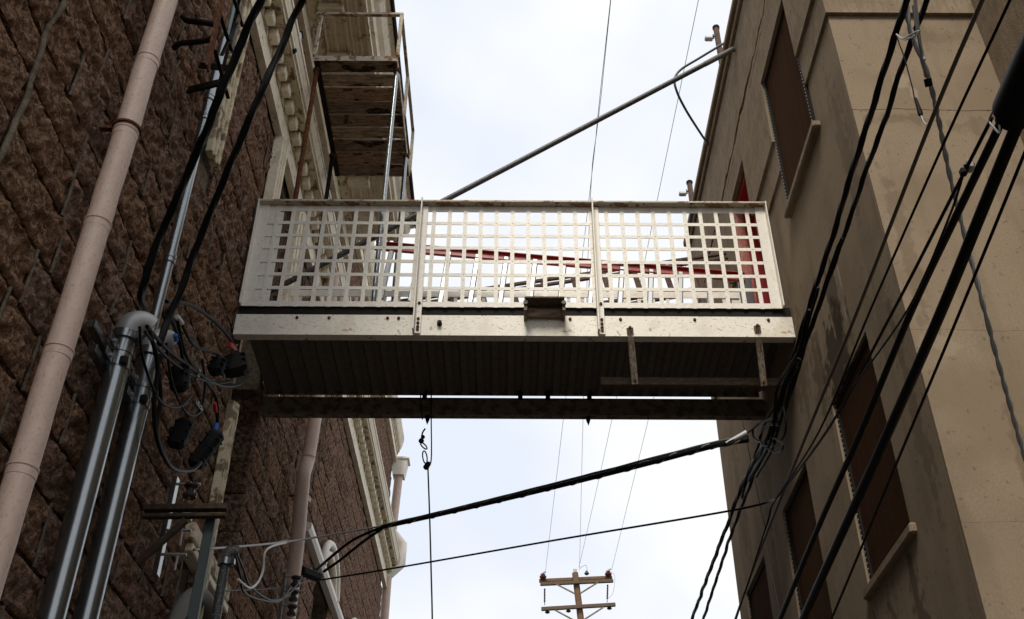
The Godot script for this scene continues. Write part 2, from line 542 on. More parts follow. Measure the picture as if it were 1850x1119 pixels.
func cloud_sky() -> ImageTexture:
	var w := 1024
	var h := 512
	var f := FastNoiseLite.new()
	f.seed = 12; f.frequency = 1.6; f.fractal_octaves = 5; f.noise_type = FastNoiseLite.TYPE_SIMPLEX_SMOOTH
	var d := PackedByteArray()
	d.resize(w * h * 3)
	var k := 0
	for y in h:
		var el := PI * (0.5 - (y + 0.5) / h)
		for x in w:
			var az := TAU * (x + 0.5) / w
			var p := Vector3(cos(el) * cos(az), sin(el) * 1.6, cos(el) * sin(az))
			var q := clampf(0.58 + f.get_noise_3dv(p * 1.5) * 1.25, 0.0, 1.0)
			var c := Color(0.78, 0.84, 0.95).lerp(Color(0.985, 0.985, 0.985), q)
			d[k] = int(c.linear_to_srgb().r * 255); d[k + 1] = int(c.linear_to_srgb().g * 255); d[k + 2] = int(c.linear_to_srgb().b * 255)
			k += 3
	return ImageTexture.create_from_image(Image.create_from_data(w, h, false, Image.FORMAT_RGB8, d))

func ground() -> void:
	var o := part(self, "ground", MB.new().box(Vector3(0, -0.1, 0), Vector3(400, 0.2, 400)), mats.asphalt)
	o.set_meta("kind", "structure")

# ------------------------------------------------------------------ stone building
var rock := FastNoiseLite.new()
var rock2 := FastNoiseLite.new()
var rock3 := FastNoiseLite.new()
var rock4 := FastNoiseLite.new()
const SB := -2.135        # backing face of the stone wall; the stones stand proud of it
func relief(z: float, y: float, off: float) -> float:
	var a := rock.get_noise_3d(z * 0.8, y, off)
	var b := rock2.get_noise_3d(z * 0.8, y * 1.1, off)
	var c := rock3.get_noise_3d(z * 0.7, y, off)
	var e := rock4.get_noise_3d(z * 0.75 + b * 0.05, y + a * 0.04, off)
	return a * 0.009 + b * 0.010 - maxf(c - 0.1, 0.0) * 0.09 + e * 0.008

func rock_face(mb: MB, z0: float, z1: float, y0: float, y1: float, step: float, off: float, depth: float) -> void:   # z runs along the wall (z0 < z1 as distances)
	var nu: int = max(4, int((z1 - z0) / step))
	var nv: int = max(4, int((y1 - y0) / step))
	var pts := []
	for j in nv + 1:
		var row := []
		for i in nu + 1:
			var d := lerpf(z0, z1, float(i) / nu)
			var y := lerpf(y0, y1, float(j) / nv)
			var e := minf(minf(d - z0, z1 - d), minf(y - y0, y1 - y))
			var swell := smoothstep(-0.006, 0.014, e)
			var o := swell * (depth + relief(d, y, off)) + relief(d * 3.1, y * 3.1, off + 50.0) * 0.26 * smoothstep(0.004, 0.03, e)
			var jit := Vector3(0, rock.get_noise_2d(d * 3.0, y * 3.0) * 0.006, rock.get_noise_2d(y * 3.0 + 40.0, d * 3.0) * 0.006)
			row.append(Vector3(SB + clampf(o, -0.004, 0.055), y, -d) + jit)
		pts.append(row)
	var k := mb.v.size()
	for j in nv + 1:
		for i in nu + 1:
			var a: Vector3 = pts[j][min(i + 1, nu)] - pts[j][max(i - 1, 0)]
			var b: Vector3 = pts[min(j + 1, nv)][i] - pts[max(j - 1, 0)][i]
			var nn := a.cross(b).normalized()
			if nn.x < 0: nn = -nn
			mb.v.append(pts[j][i]); mb.n.append(nn)
	for j in nv:
		for i in nu:
			var a := k + j * (nu + 1) + i
			mb.smooth_quad(a, a + 1, a + nu + 2, a + nu + 1)
	# sides back into the wall
	var back := Vector3(SB - 0.06, 0, 0)
	for i in nu:
		for e in [[0, Vector3.DOWN], [nv, Vector3.UP]]:
			var p: Vector3 = pts[e[0]][i]
			var q: Vector3 = pts[e[0]][i + 1]
			mb.quad(p, q, Vector3(back.x, q.y, q.z), Vector3(back.x, p.y, p.z), e[1])
	for j in nv:
		for e in [[0, Vector3.BACK], [nu, Vector3.FORWARD]]:
			var p: Vector3 = pts[j][e[0]]
			var q: Vector3 = pts[j + 1][e[0]]
			mb.quad(p, q, Vector3(back.x, q.y, q.z), Vector3(back.x, p.y, p.z), e[1])

const FAR_L := 17.2
# openings in the stone wall: distance from, to, height from, to
var holes := [[6.98, 7.86, 3.2, 6.5], [6.95, 7.78, 6.5, 8.5], [5.22, 5.62, 6.9, 8.5], [6.6, 7.6, 2.4, 4.55], [11.2, 12.2, 4.6, 6.3], [13.6, 14.6, 4.6, 6.3]]

func stone_building() -> void:
	rock.seed = 3; rock.frequency = 5.0; rock.fractal_octaves = 4
	rock2.seed = 8; rock2.frequency = 9.0; rock2.fractal_octaves = 3; rock2.fractal_type = FastNoiseLite.FRACTAL_RIDGED
	rock4.seed = 5; rock4.frequency = 9.0; rock4.noise_type = FastNoiseLite.TYPE_CELLULAR; rock4.cellular_return_type = FastNoiseLite.RETURN_CELL_VALUE; rock4.fractal_octaves = 2
	rock3.seed = 21; rock3.frequency = 7.0; rock3.fractal_octaves = 2
	var b := thing("stone_building", Vector3(-4.6, 0, -9.5), "brown rock-faced stone building with cream dentil cornice and pink downspouts", "building")
	# backing of the wall with its openings: full-height strips between the edges of the openings
	var back := MB.new()
	var cuts := [-8.0]  # wall runs on unseen behind the camera, lengthened to dim the alley
	for h in holes:
		for q in [h[0], h[1]]:
			if not cuts.has(q): cuts.append(q)
	cuts.append(FAR_L)
	cuts.sort()
	for i in cuts.size() - 1:
		var spans := [[0.0, 11.0]]
		for h in holes:
			if h[0] < cuts[i] + 0.001 and h[1] > cuts[i + 1] - 0.001:
				var nxt := []
				for s in spans:
					if h[2] > s[0]: nxt.append([s[0], minf(s[1], h[2])])
					if h[3] < s[1]: nxt.append([maxf(s[0], h[3]), s[1]])
				spans = nxt
		for s in spans:
			if s[1] - s[0] > 0.001:
				back.span(Vector3(WL - 0.5, s[0], -cuts[i]), Vector3(SB - 0.022, s[1], -cuts[i + 1]))
	part(b, "wall", back, mats.mortar)
	part(b, "inner_wall", MB.new().span(Vector3(-7.0, 0, 8.0), Vector3(WL - 0.502, 11.0, -FAR_L)), mats.rough_plaster)
	# stones laid in courses
	var stones := []
	var y := 2.2
	var course := 0
	while y < 11.0:
		var h := rng.randf_range(0.235, 0.315)
		if y > 8.4 and y < 9.2: 
			y = 9.2
			continue
		var top := minf(y + h, 8.56 if y < 9.0 else 11.0)
		if top - y < 0.1:
			y = 9.2
			continue
		var d := 1.2 + rng.randf_range(0.0, 0.5)
		if d > 1.3: stones.append([1.2, d, y, top])
		while d < FAR_L - 0.1:
			var e := d + rng.randf_range(0.3, 0.95)
			if d < 3.22 and e > 3.0: e = 3.22                     # straight vertical joint
			if FAR_L - e < 0.3: e = FAR_L
			# clip at openings
			var seg := [[d, e]]
			for o in holes:
				if o[2] < top - 0.05 and o[3] > y + 0.05:
					var nxt := []
					for s in seg:
						if s[0] < o[0] - 0.04: nxt.append([s[0], minf(s[1], o[0])])
						if s[1] > o[1] + 0.04: nxt.append([maxf(s[0], o[1]), s[1]])
					seg = nxt
			for s in seg:
				if s[1] - s[0] > 0.05: stones.append([s[0], s[1], y, top])
			d = e
		y = top
		course += 1
	for s in stones:
		var area := 0.0
		var c := [pixel(Vector3(WL, s[2], -s[0])), pixel(Vector3(WL, s[2], -s[1])), pixel(Vector3(WL, s[3], -s[1])), pixel(Vector3(WL, s[3], -s[0]))]
		var poly := PackedVector2Array(c)
		var frame := PackedVector2Array([Vector2(0, 0), Vector2(1850, 0), Vector2(1850, 1119), Vector2(0, 1119)])
		if s[0] > 1.5:
			for pl in Geometry2D.intersect_polygons(poly, frame):
				for i in pl.size(): area += pl[i].cross(pl[(i + 1) % pl.size()]) * 0.5
		s.append(absf(area))
	stones.sort_custom(func(p, q): return p[4] > q[4])
	var kinds := ["stone_a", "stone_b", "stone_c", "stone_d"]
	var rest := MB.new()
	for i in stones.size():
		var s: Array = stones[i]
		var far: float = s[0]
		var step := 0.017 if far < 6.0 else (0.026 if far < 9.5 else 0.04)
		var j := 0.008 + rng.randf() * 0.004
		var depth := rng.randf_range(0.012, 0.022)
		if i < 300:
			var mb := MB.new()
			rock_face(mb, s[0] + j, s[1] - j, s[2] + j + 0.005, s[3] - j - 0.005, step, i * 3.7, depth)
			var tone := rng.randi() % 4
			if s[0] > 3.1 and s[0] < 3.3: tone = 2
			part(b, "stone", mb, mats[kinds[tone]])
		else:
			rock_face(rest, s[0] + j, s[1] - j, s[2] + j, s[3] - j, 0.07, i * 3.7, depth)
	part(b, "stone_masonry", rest, mats.stone_d).set_meta("kind", "stuff")
	# raised mortar beads on the upright joint and a few head joints
	var bead := MB.new()
	bead.tube(wobble(resample(PackedVector3Array([Vector3(SB + 0.02, 2.2, -3.22), Vector3(SB + 0.02, 8.5, -3.22)]), 0.06), 0.03, 5), 0.015, 6)
	for s in stones:
		if s[4] > 150.0 and s[1] < 11.0 and absf(s[1] - 3.22) > 0.02:
			bead.tube(wobble(resample(PackedVector3Array([Vector3(SB + 0.009, s[2], -s[1]), Vector3(SB + 0.009, s[3], -s[1])]), 0.05), 0.012, 5), 0.010, 5, false)
			bead.tube(wobble(resample(PackedVector3Array([Vector3(SB - 0.022, s[3], -s[0]), Vector3(SB - 0.022, s[3], -s[1])]), 0.06), 0.012, 7), 0.008, 5, false)
	part(b, "mortar_bead", bead, mats.mortar).set_meta("kind", "stuff")
	lower_cornice(b)
	upper_cornice(b)
	openings(b)

func o_frame(p: Vector2, d: float) -> Vector3:      # profile point (out from the stone wall, height) at distance d
	return Vector3(WL + p.x, p.y, -d)

func profile_run(b: Node3D, called: String, prof: Array, d0: float, d1: float, m: Material) -> MeshInstance3D:
	var pv := PackedVector2Array()
	for q in prof: pv.append(Vector2(q[0], q[1]))
	return part(b, called, MB.new().prism(pv, d0, d1, o_frame), m)

func lower_cornice(b: Node3D) -> void:
	var joints := [3.2, 5.95, 8.4, 10.9, 13.3, 15.4, FAR_L + 0.05]
	for i in joints.size() - 1:
		var d0: float = joints[i] + 0.004
		var d1: float = joints[i + 1]
		profile_run(b, "architrave_board", [[-0.02, 8.57], [0.045, 8.57], [0.045, 8.60], [0.03, 8.605], [0.03, 8.83], [-0.02, 8.83]], d0, d1, mats.cream_paint)
		profile_run(b, "dentil_band", [[-0.02, 8.834], [0.036, 8.834], [0.036, 8.955], [-0.02, 8.955]], d0, d1, mats.cream_stain_and_shade)
		profile_run(b, "soffit_board", [[-0.02, 8.958], [0.165, 8.958], [0.165, 8.99], [-0.02, 8.99]], d0, d1, mats.cream_stain_and_shade if i != 2 else mats.cream_paint)
		profile_run(b, "crown_moulding", [[0.0, 8.993], [0.15, 8.993], [0.17, 8.972], [0.18, 8.972], [0.182, 9.0], [0.2, 9.005], [0.203, 9.03], [0.215, 9.06], [0.225, 9.10], [0.235, 9.105], [0.235, 9.15], [0.0, 9.18]], d0, d1, mats.cream_paint)
	var den := proto(MB.new().box(Vector3(0, 0, 0), Vector3(0.075, 0.10, 0.105), 0.008), mats.cream_paint)
	var d := 4.6
	while d < FAR_L:
		same(b, "dentil", den, Vector3(WL + 0.036 + 0.038, 8.90, -d))
		d += 0.2

func upper_cornice(b: Node3D) -> void:
	# deep roof cornice of the near part
	var e := 10.5
	profile_run(b, "bed_board", [[-0.02, 10.16], [0.05, 10.16], [0.05, 10.34], [-0.02, 10.34]], 3.2, e, mats.cream_paint)
	profile_run(b, "bed_moulding", [[-0.02, 10.343], [0.07, 10.343], [0.09, 10.37], [0.13, 10.375], [0.16, 10.42], [0.16, 10.44], [-0.02, 10.44]], 3.2, e, mats.cream_stain_and_shade)
	profile_run(b, "soffit_board", [[-0.02, 10.443], [0.62, 10.443], [0.62, 10.47], [-0.02, 10.47]], 3.2, e, mats.cream_paint)
	for q in [[0.17, 0.20], [0.225, 0.235], [0.27, 0.30], [0.35, 0.36], [0.385, 0.42], [0.44, 0.46], [0.49, 0.50], [0.52, 0.55]]:
		profile_run(b, "soffit_batten", [[q[0], 10.425], [q[1], 10.425], [q[1], 10.441], [q[0], 10.441]], 3.2, e, mats.cream_paint)
	profile_run(b, "fascia", [[0.60, 10.39], [0.64, 10.39], [0.645, 10.44], [0.68, 10.45], [0.70, 10.5], [0.75, 10.54], [0.79, 10.6], [0.80, 10.66], [0.84, 10.665], [0.84, 10.74], [0.6, 10.74]], 3.2, e + 0.02, mats.cream_paint)
	profile_run(b, "gutter", [[0.845, 10.67], [0.865, 10.66], [0.88, 10.68], [0.88, 10.72], [0.845, 10.72]], 3.2, e + 0.02, mats.iron)
	var mod := proto(MB.new().box(Vector3(0, 0, 0), Vector3(0.26, 0.085, 0.13), 0.012), mats.cream_paint)
	var d := 4.4
	while d < e:
		same(b, "modillion", mod, Vector3(WL + 0.29, 10.375, -d))
		d += 0.62
	part(b, "attic_wall", MB.new().span(Vector3(WL - 0.5, 11.002, -3.0), Vector3(WL - 0.01, 11.6, -FAR_L)), mats.mortar)
	# shallower cornice of the far part
	profile_run(b, "frieze_board", [[-0.02, 10.92], [0.05, 10.92], [0.05, 11.06], [-0.02, 11.06]], e + 0.03, FAR_L, mats.cream_paint)
	profile_run(b, "frieze_moulding", [[-0.02, 11.063], [0.06, 11.063], [0.07, 11.1], [0.09, 11.12], [0.09, 11.16], [-0.02, 11.16]], e + 0.03, FAR_L, mats.cream_stain_and_shade)
	profile_run(b, "eaves_gutter", [[-0.02, 11.163], [0.10, 11.163], [0.12, 11.2], [0.14, 11.28], [0.155, 11.34], [0.155, 11.42], [-0.02, 11.42]], e + 0.03, FAR_L, mats.cream_paint)

func casing(b: Node3D, called: String, d0: float, d1: float, y0: float, y1: float, m: Material, out := 0.09) -> MeshInstance3D:
	var o := part(b, called, MB.new().span(Vector3(WL - 0.02, y0, -d0), Vector3(WL + out, y1, -d1), 0.006), m)
	part(o, "bead", MB.new().span(Vector3(WL + out - 0.002, y0, -(d0 + (d1 - d0) * 0.3)), Vector3(WL + out + 0.014, y1, -(d0 + (d1 - d0) * 0.45)), 0.004), m)
	part(o, "outer_strip", MB.new().span(Vector3(WL + out - 0.002, y0, -(d1 - 0.03)), Vector3(WL + out + 0.02, y1, -d1), 0.004), m)
	return o

func openings(b: Node3D) -> void:
	# dark tall opening under the bridge: casing on its camera-side edge, its shade painted as darker cream
	casing(b, "window_casing", 6.90, 6.98, 3.3, 5.85, mats.cream_stain_and_shade, 0.04)
	part(b, "boarded_window", MB.new().span(Vector3(WL - 0.44, 3.2, -6.985), Vector3(WL - 0.36, 6.49, -7.855)), mats.dark_steel)
	var jy := 3.2
	while jy < 6.4:
		var jh := rng.randf_range(0.22, 0.34)
		part(b, "jamb_stone", MB.new().span(Vector3(WL - 0.36, jy + 0.008, -7.84 + rng.randf_range(0.0, 0.03)), Vector3(SB + 0.012, minf(jy + jh, 6.49), -7.862), 0.014), mats["stone_b" if rng.randf() < 0.6 else "stone_a"])
		jy += jh
	# doorway onto the bridge
	casing(b, "door_casing", 6.82, 6.95, 6.56, 8.55, mats.cream_paint, 0.07)
	casing(b, "door_casing", 7.78, 8.0, 6.56, 8.55, mats.cream_paint, 0.07)
	var door := part(b, "door", MB.new().span(Vector3(WL - 0.30, 6.52, -6.955), Vector3(WL - 0.25, 8.49, -7.775), 0.004), mats.cream_stain_and_shade)
	for q in [[6.65, 7.4], [7.5, 8.35]]:
		part(door, "panel", MB.new().span(Vector3(WL - 0.252, q[0], -7.08), Vector3(WL - 0.238, q[1], -7.66), 0.006), mats.cream_paint)
	# narrow window behind the steel bracket
	casing(b, "window_casing", 5.34, 5.50, 6.9, 8.56, mats.cream_stain_and_shade, 0.03)
	part(b, "sash", MB.new().span(Vector3(WL - 0.10, 6.9, -5.21), Vector3(WL - 0.04, 8.5, -5.33), 0.004), mats.teal_paint)
	# hood over the arched window lower down
	var hood := part(b, "window_hood", MB.new().span(Vector3(SB - 0.02, 4.56, -6.5), Vector3(WL + 0.05, 4.68, -7.6), 0.01), mats.cream_stain_and_shade)
	part(hood, "lip", MB.new().span(Vector3(SB - 0.02, 4.50, -6.56), Vector3(WL + 0.04, 4.557, -7.66), 0.008), mats.cream_paint)
	for c in [[7.0, 3.72, 0.62]]:
		var pts := PackedVector3Array()
		for i in 19:
			var a := PI * i / 18.0
			pts.append(Vector3(WL + 0.06, c[1] + sin(a) * c[2], -c[0] + cos(a) * c[2]))
		part(b, "arch_moulding", MB.new().tube(pts, 0.05, 8), mats.grey_stone)
	part(b, "arched_window", MB.new().span(Vector3(WL - 0.3, 2.4, -6.605), Vector3(WL - 0.24, 4.54, -7.595)), mats.dark_steel)
	# string course and arched windows far down the wall
	profile_run(b, "string_course", [[-0.02, 6.31], [0.05, 6.31], [0.075, 6.35], [0.075, 6.40], [-0.02, 6.42]], 10.15, 13.5, mats.white_paint)
	for q in [11.7, 14.1]:
		var ring := MB.new()
		var inner := MB.new()
		var pts := PackedVector3Array()
		var pin := PackedVector3Array()
		for i in 17:
			var a := PI * i / 16.0
			pts.append(Vector3(WL + 0.05, 6.38 + sin(a) * 0.42, -q + cos(a) * 0.55))
			pin.append(Vector3(WL + 0.03, 6.38 + sin(a) * 0.31, -q + cos(a) * 0.43))
		part(b, "arch_trim", ring.tube(pts, 0.045, 6), mats.white_paint)
		part(b, "arch_trim", inner.tube(pin, 0.045, 6), mats.cream_paint)
		part(b, "window_pane", MB.new().span(Vector3(WL - 0.25, 4.6, -(q - 0.495)), Vector3(WL - 0.2, 6.29, -(q + 0.495))), mats.dark_steel)

# ------------------------------------------------------------------ stucco building
func jagged(d0: float, d1: float, y0: float, y1: float, sd: int, rough: float) -> PackedVector2Array:
	var r := RandomNumberGenerator.new()
	r.seed = sd
	var o := PackedVector2Array()
	var k := int((d1 - d0) / 0.05)
	var drift := 0.0
	for i in k + 1:
		var t := float(i) / k
		drift = drift * 0.8 + r.randf_range(-rough, rough)
		o.append(Vector2(lerpf(d0, d1, t), lerpf(y0, y1, t) + drift))
	return o

func stained_map(called: String, lo: Vector2, hi: Vector2, stains: Array, sd: int) -> void:   # plaster with the stains and scars of one face; stains: [x, y, rx, ry, colour, strength, ragged]
	var N := 1024
	var grain := noise_bytes(2, 0.25, 3)
	var mott := noise_bytes(3, 0.012, 4)
	var blot := noise_bytes(4, 0.02, 5)
	var fleck := noise_bytes(6, 0.06, 4)
	var lut := PackedByteArray()
	lut.resize(1025)
	for i in 1025: lut[i] = int(clampf(Color(i / 1024.0, 0, 0).linear_to_srgb().r * 255.0 + 0.5, 0, 255))
	var out := PackedByteArray()
	out.resize(N * N * 3)
	var k := 0
	for y in N:
		var py := lerpf(lo.y, hi.y, (y + 0.5) / N)
		var near := []
		for t in stains:
			if absf(py - t[1]) < t[3] * 1.6: near.append(t)
		for x in N:
			var px := lerpf(lo.x, hi.x, (x + 0.5) / N)
			var mx := int(px * 220.0)
			var my := int(py * 220.0)
			var i1: int = (my & 511) * 512 + (mx & 511)
			var i2: int = ((my >> 1) & 511) * 512 + ((mx >> 1) & 511)
			var g := 1.0 + (grain[i1] / 127.5 - 1.0) * 0.13
			var r := 0.265 * g
			var gg := 0.207 * g
			var b := 0.145 * g
			var m := clampf((mott[i2] - 115.0) / 80.0, 0.0, 1.0) * 0.55
			r += (0.195 - r) * m; gg += (0.148 - gg) * m; b += (0.098 - b) * m
			var st := clampf((blot[((my >> 3) & 511) * 512 + ((mx + sd * 37) & 511)] - 140.0) / 60.0, 0.0, 1.0) * 0.25
			r += (0.15 - r) * st; gg += (0.112 - gg) * st; b += (0.075 - b) * st
			if fleck[i1] > 208: r *= 0.72; gg *= 0.72; b *= 0.72
			for t in near:
				var dx: float = (px - t[0]) / t[2]
				if absf(dx) > 1.6: continue
				var dy: float = (py - t[1]) / t[3]
				var w := blot[((my * 2) & 511) * 512 + ((mx * 2) & 511)] / 255.0 - 0.5
				var w2 := blot[((my >> 2) & 511) * 512 + ((mx * 2) & 511)] / 255.0 - 0.5
				var q: float = sqrt(dx * dx + dy * dy) + (w + w2) * t[6]
				var a: float = clampf((1.0 - q) / 0.35, 0.0, 1.0) * t[5]
				if a > 0.0:
					var c: Color = t[4]
					r += (c.r - r) * a; gg += (c.g - gg) * a; b += (c.b - b) * a
			out[k] = lut[int(clampf(r, 0, 1) * 1024)]
			out[k + 1] = lut[int(clampf(gg, 0, 1) * 1024)]
			out[k + 2] = lut[int(clampf(b, 0, 1) * 1024)]
			k += 3
	var mt := StandardMaterial3D.new()
	mt.resource_name = called
	mt.albedo_texture = texture_of(out, N)
	mt.roughness = 0.93
	mt.metallic_specular = 0.15
	mats[called] = mt

func stucco_building() -> void:
	var soot_and_streaks := Color(0.045, 0.033, 0.023)  # soot above the lower window; dark streaks below its sill
	var damp := Color(0.12, 0.088, 0.058)
	var pale := Color(0.38, 0.32, 0.235)
	var lo1 := Vector2(4.7, 2.4)
	var hi1 := Vector2(9.9, 7.7)
	stained_map("side_stucco", lo1, hi1, [[5.95, 5.62, 0.34, 0.36, soot_and_streaks, 0.85, 0.9], [5.8, 5.95, 0.16, 0.35, soot_and_streaks, 0.6, 1.0], [6.35, 5.75, 0.15, 0.5, damp, 0.7, 1.0], [6.7, 6.1, 0.25, 0.5, damp, 0.5, 1.0], [5.5, 3.5, 0.12, 0.55, soot_and_streaks, 0.6, 0.9], [5.9, 3.4, 0.16, 0.6, soot_and_streaks, 0.6, 0.9], [6.2, 3.6, 0.08, 0.45, soot_and_streaks, 0.5, 0.9], [7.3, 3.6, 0.4, 0.4, damp, 0.6, 1.0], [5.58, 6.02, 0.018, 0.12, pale, 0.9, 0.4], [5.62, 5.75, 0.012, 0.10, pale, 0.8, 0.4], [5.0, 6.7, 0.12, 0.7, damp, 0.4, 1.0], [4.95, 4.6, 0.1, 0.7, damp, 0.5, 1.0], [5.1, 5.3, 0.25, 0.3, damp, 0.35, 1.2], [8.2, 6.2, 0.2, 0.9, damp, 0.4, 1.0], [9.2, 6.3, 0.15, 0.8, damp, 0.4, 1.0], [8.3, 5.0, 0.1, 0.5, damp, 0.4, 1.0]], 3)
	var lo2 := Vector2(2.1, 2.4)
	var hi2 := Vector2(3.3, 7.7)
	stained_map("return_stucco", lo2, hi2, [[2.52, 6.98, 0.05, 0.11, pale, 0.55, 1.0], [2.58, 6.85, 0.03, 0.07, pale, 0.5, 1.0], [2.95, 4.45, 0.10, 0.06, pale, 0.35, 1.0], [2.4, 6.62, 0.25, 0.05, damp, 0.4, 1.1], [2.9, 6.55, 0.2, 0.08, damp, 0.35, 1.1], [2.75, 4.0, 0.05, 0.7, damp, 0.55, 1.1], [2.55, 4.1, 0.06, 0.7, damp, 0.5, 1.1], [3.0, 3.7, 0.08, 0.6, damp, 0.5, 1.1], [2.3, 4.9, 0.12, 0.07, pale, 0.3, 1.0], [2.25, 5.6, 0.05, 0.6, damp, 0.4, 1.2], [2.8, 7.4, 0.3, 0.12, damp, 0.3, 1.2], [3.05, 5.4, 0.06, 0.9, damp, 0.35, 1.1]], 8)
	var on_side := func(p: Vector3): return Vector2((-p.z - lo1.x) / (hi1.x - lo1.x), (p.y - lo1.y) / (hi1.y - lo1.y))
	var on_return := func(p: Vector3): return Vector2((p.x - lo2.x) / (hi2.x - lo2.x), (p.y - lo2.y) / (hi2.y - lo2.y))
	var b := thing("stucco_building", Vector3(5.0, 0, -7.3), "tan stucco building with screened windows, stepped wall band and cracked upper wall", "building")
	var m: Material = mats.stucco
	var N := 4.75      # near return face
	var F := 9.82      # far corner
	var x1 := WR + 0.02     # below the lower step
	var x2 := WR            # band
	var x3 := WR - 0.025    # above the band
	var inner := WR + 0.32
	# each piece: distance from, to, height from, to, face; openings are left free
	var wins := [[5.36, 6.21, 4.13, 5.42], [7.01, 7.84, 4.13, 5.42], [8.62, 9.48, 4.13, 5.40]]
	var called := ["lower_wall"]
	var put := func(d0: float, d1: float, y0: float, y1: float, x: float):
		var mb := MB.new().span(Vector3(x, y0, -d0), Vector3(inner, y1, -d1))
		if called[0] == "lower_wall": mb.uvf = on_side
		part(b, called[0], mb, mats.side_stucco if called[0] == "lower_wall" else m)
	put.call(N + 0.033, F, 0.0, 4.13, x1)
	var d := N + 0.033
	for w in wins:
		put.call(d, w[0], 4.13, 5.42, x1)
		d = w[1]
	put.call(d, F, 4.13, 5.42, x1)
	put.call(8.62, 9.48, 5.40, 5.42, x1)
	put.call(N + 0.033, F, 5.42, 6.56, x1)
	put.call(N + 0.033, 7.16, 6.56, 7.2, x1)
	put.call(7.84, F, 6.56, 7.63, x1)
	put.call(N + 0.033, 5.37, 7.2, 7.63, x1)
	put.call(6.25, 7.16, 7.2, 7.63, x1)
	# band
	called[0] = "wall_band"
	put.call(N - 0.03, 5.37, 7.63, 7.935, x2)
	put.call(6.25, 7.16, 7.63, 7.935, x2)
	put.call(7.84, F + 0.02, 7.63, 7.935, x2)
	# upper wall to the crack
	called[0] = "upper_wall"
	put.call(N - 0.06, 5.37, 7.935, 8.63, x3)
	put.call(6.25, 7.16, 7.935, 8.63, x3)
	put.call(7.84, F + 0.04, 7.935, 8.63, x3)
	# two plaster sheets with a broken line between them
	var fr := func(p: Vector2, t: float): return Vector3(t, p.y, -p.x)
	var edge_low := jagged(N - 0.06, F + 0.04, 9.03, 8.78, 5, 0.016)
	var sheets := [edge_low]
	var r := RandomNumberGenerator.new()
	r.seed = 77
	for k in 2:
		var below: PackedVector2Array = sheets[sheets.size() - 1]
		var above := PackedVector2Array()
		var gap := 0.004
		for q in below:
			gap = clampf(gap + r.randf_range(-0.016, 0.0175), 0.001, 0.060 if k == 1 else 0.028)
			above.append(q + Vector2(0, gap))
		sheets.append(above)
		if k == 0:
			var strip := PackedVector2Array()
			var rough := jagged(N - 0.06, F + 0.04, 9.13, 8.88, 9, 0.016)
			strip.append_array(above)
			var rev := rough.duplicate()
			rev.reverse()
			strip.append_array(rev)
			part(b, "plaster_strip", MB.new().prism(strip, x3 + 0.004, x3 + 0.04, fr), m)
			sheets.append(rough)
	var low := PackedVector2Array([Vector2(N - 0.06, 8.632)])
	low.append_array(edge_low)
	low.append(Vector2(F + 0.04, 8.632))
	part(b, "plaster_sheet", MB.new().prism(low, x3, x3 + 0.04, fr), m)
	var high := PackedVector2Array([Vector2(N - 0.06, 9.80)])
	high.append_array(sheets[sheets.size() - 1])
	high.append(Vector2(F + 0.04, 9.80))
	part(b, "plaster_sheet", MB.new().prism(high, x3, x3 + 0.04, fr), m)
	part(b, "parapet_core", MB.new().span(Vector3(x3 + 0.045, 8.632, -N + 0.02), Vector3(inner, 9.8, -F - 0.02)), mats.stucco_broken)
	# end faces of the parapet
	part(b, "return_wall", MB.new().span(Vector3(x3 + 0.042, 8.634, -N + 0.06), Vector3(3.13, 9.8, -N + 0.021)), m)
	part(b, "coping", MB.new().span(Vector3(x3 - 0.03, 9.8, -N + 0.1), Vector3(inner + 0.1, 9.87, -F - 0.07), 0.01), m)
	part(b, "coping", MB.new().span(Vector3(x3 - 0.065, 9.872, -N + 0.13), Vector3(inner + 0.12, 9.95, -F - 0.1), 0.012), m)
	# thin second crack lines: narrow sheets butted under the first
	# body behind the skin and the return face toward the camera
	part(b, "inner_wall", MB.new().span(Vector3(inner + 0.003, 0, -N - 0.3), Vector3(8.0, 9.78, -F)), mats.rough_plaster)
	# return face, cracked twice
	var ys := [0.0, 3.86, 4.99, 6.70, 7.63]
	for i in 4:
		var lo := PackedVector2Array()
		var a := jagged(x1, 3.15, ys[i] + [0.0, 0.001, 0.0015, 0.005][i], ys[i] + [0.0, 0.001, 0.0015, 0.005][i], 20 + i, 0.006 if i else 0.0)
		var z := jagged(x1, 3.15, ys[i + 1], ys[i + 1], 21 + i, 0.006 if i < 3 else 0.0)
		lo.append_array(a)
		z.reverse()
		lo.append_array(z)
		var rp := MB.new().prism(lo, -N, -N - 0.03, func(p: Vector2, t: float): return Vector3(p.x, p.y, t))
		rp.uvf = on_return
		part(b, "return_plaster", rp, mats.return_stucco)
	part(b, "return_core", MB.new().span(Vector3(inner, 0, -N - 0.032), Vector3(3.15, 9.78, -N - 0.3)), mats.stucco_broken)
	part(b, "return_band", MB.new().span(Vector3(inner, 7.63, -N + 0.03), Vector3(3.15, 7.935, -N - 0.031)), m)
	part(b, "return_upper", MB.new().span(Vector3(inner, 7.935, -N + 0.06), Vector3(3.15, 8.632, -N - 0.031)), m)
	# set-back wall beside the camera
	part(b, "set_back_wall", MB.new().span(Vector3(3.152, 0, -0.5), Vector3(8.0, 9.9, -N - 0.29)), m)
	# windows with wire screens
	screen_window(b, 5.37, 6.25, 7.2, 8.63, WR + 0.0, -0.012, true)
	for w in wins: screen_window(b, w[0], w[1], w[2], w[3], x1, 0.004, w[0] < 8.0)
	# doorway onto the bridge with its red door lining
	part(b, "door_jamb", MB.new().span(Vector3(WR + 0.03, 6.5, -7.79), Vector3(WR + 0.30, 8.6, -7.838), 0.003), mats.door_red)
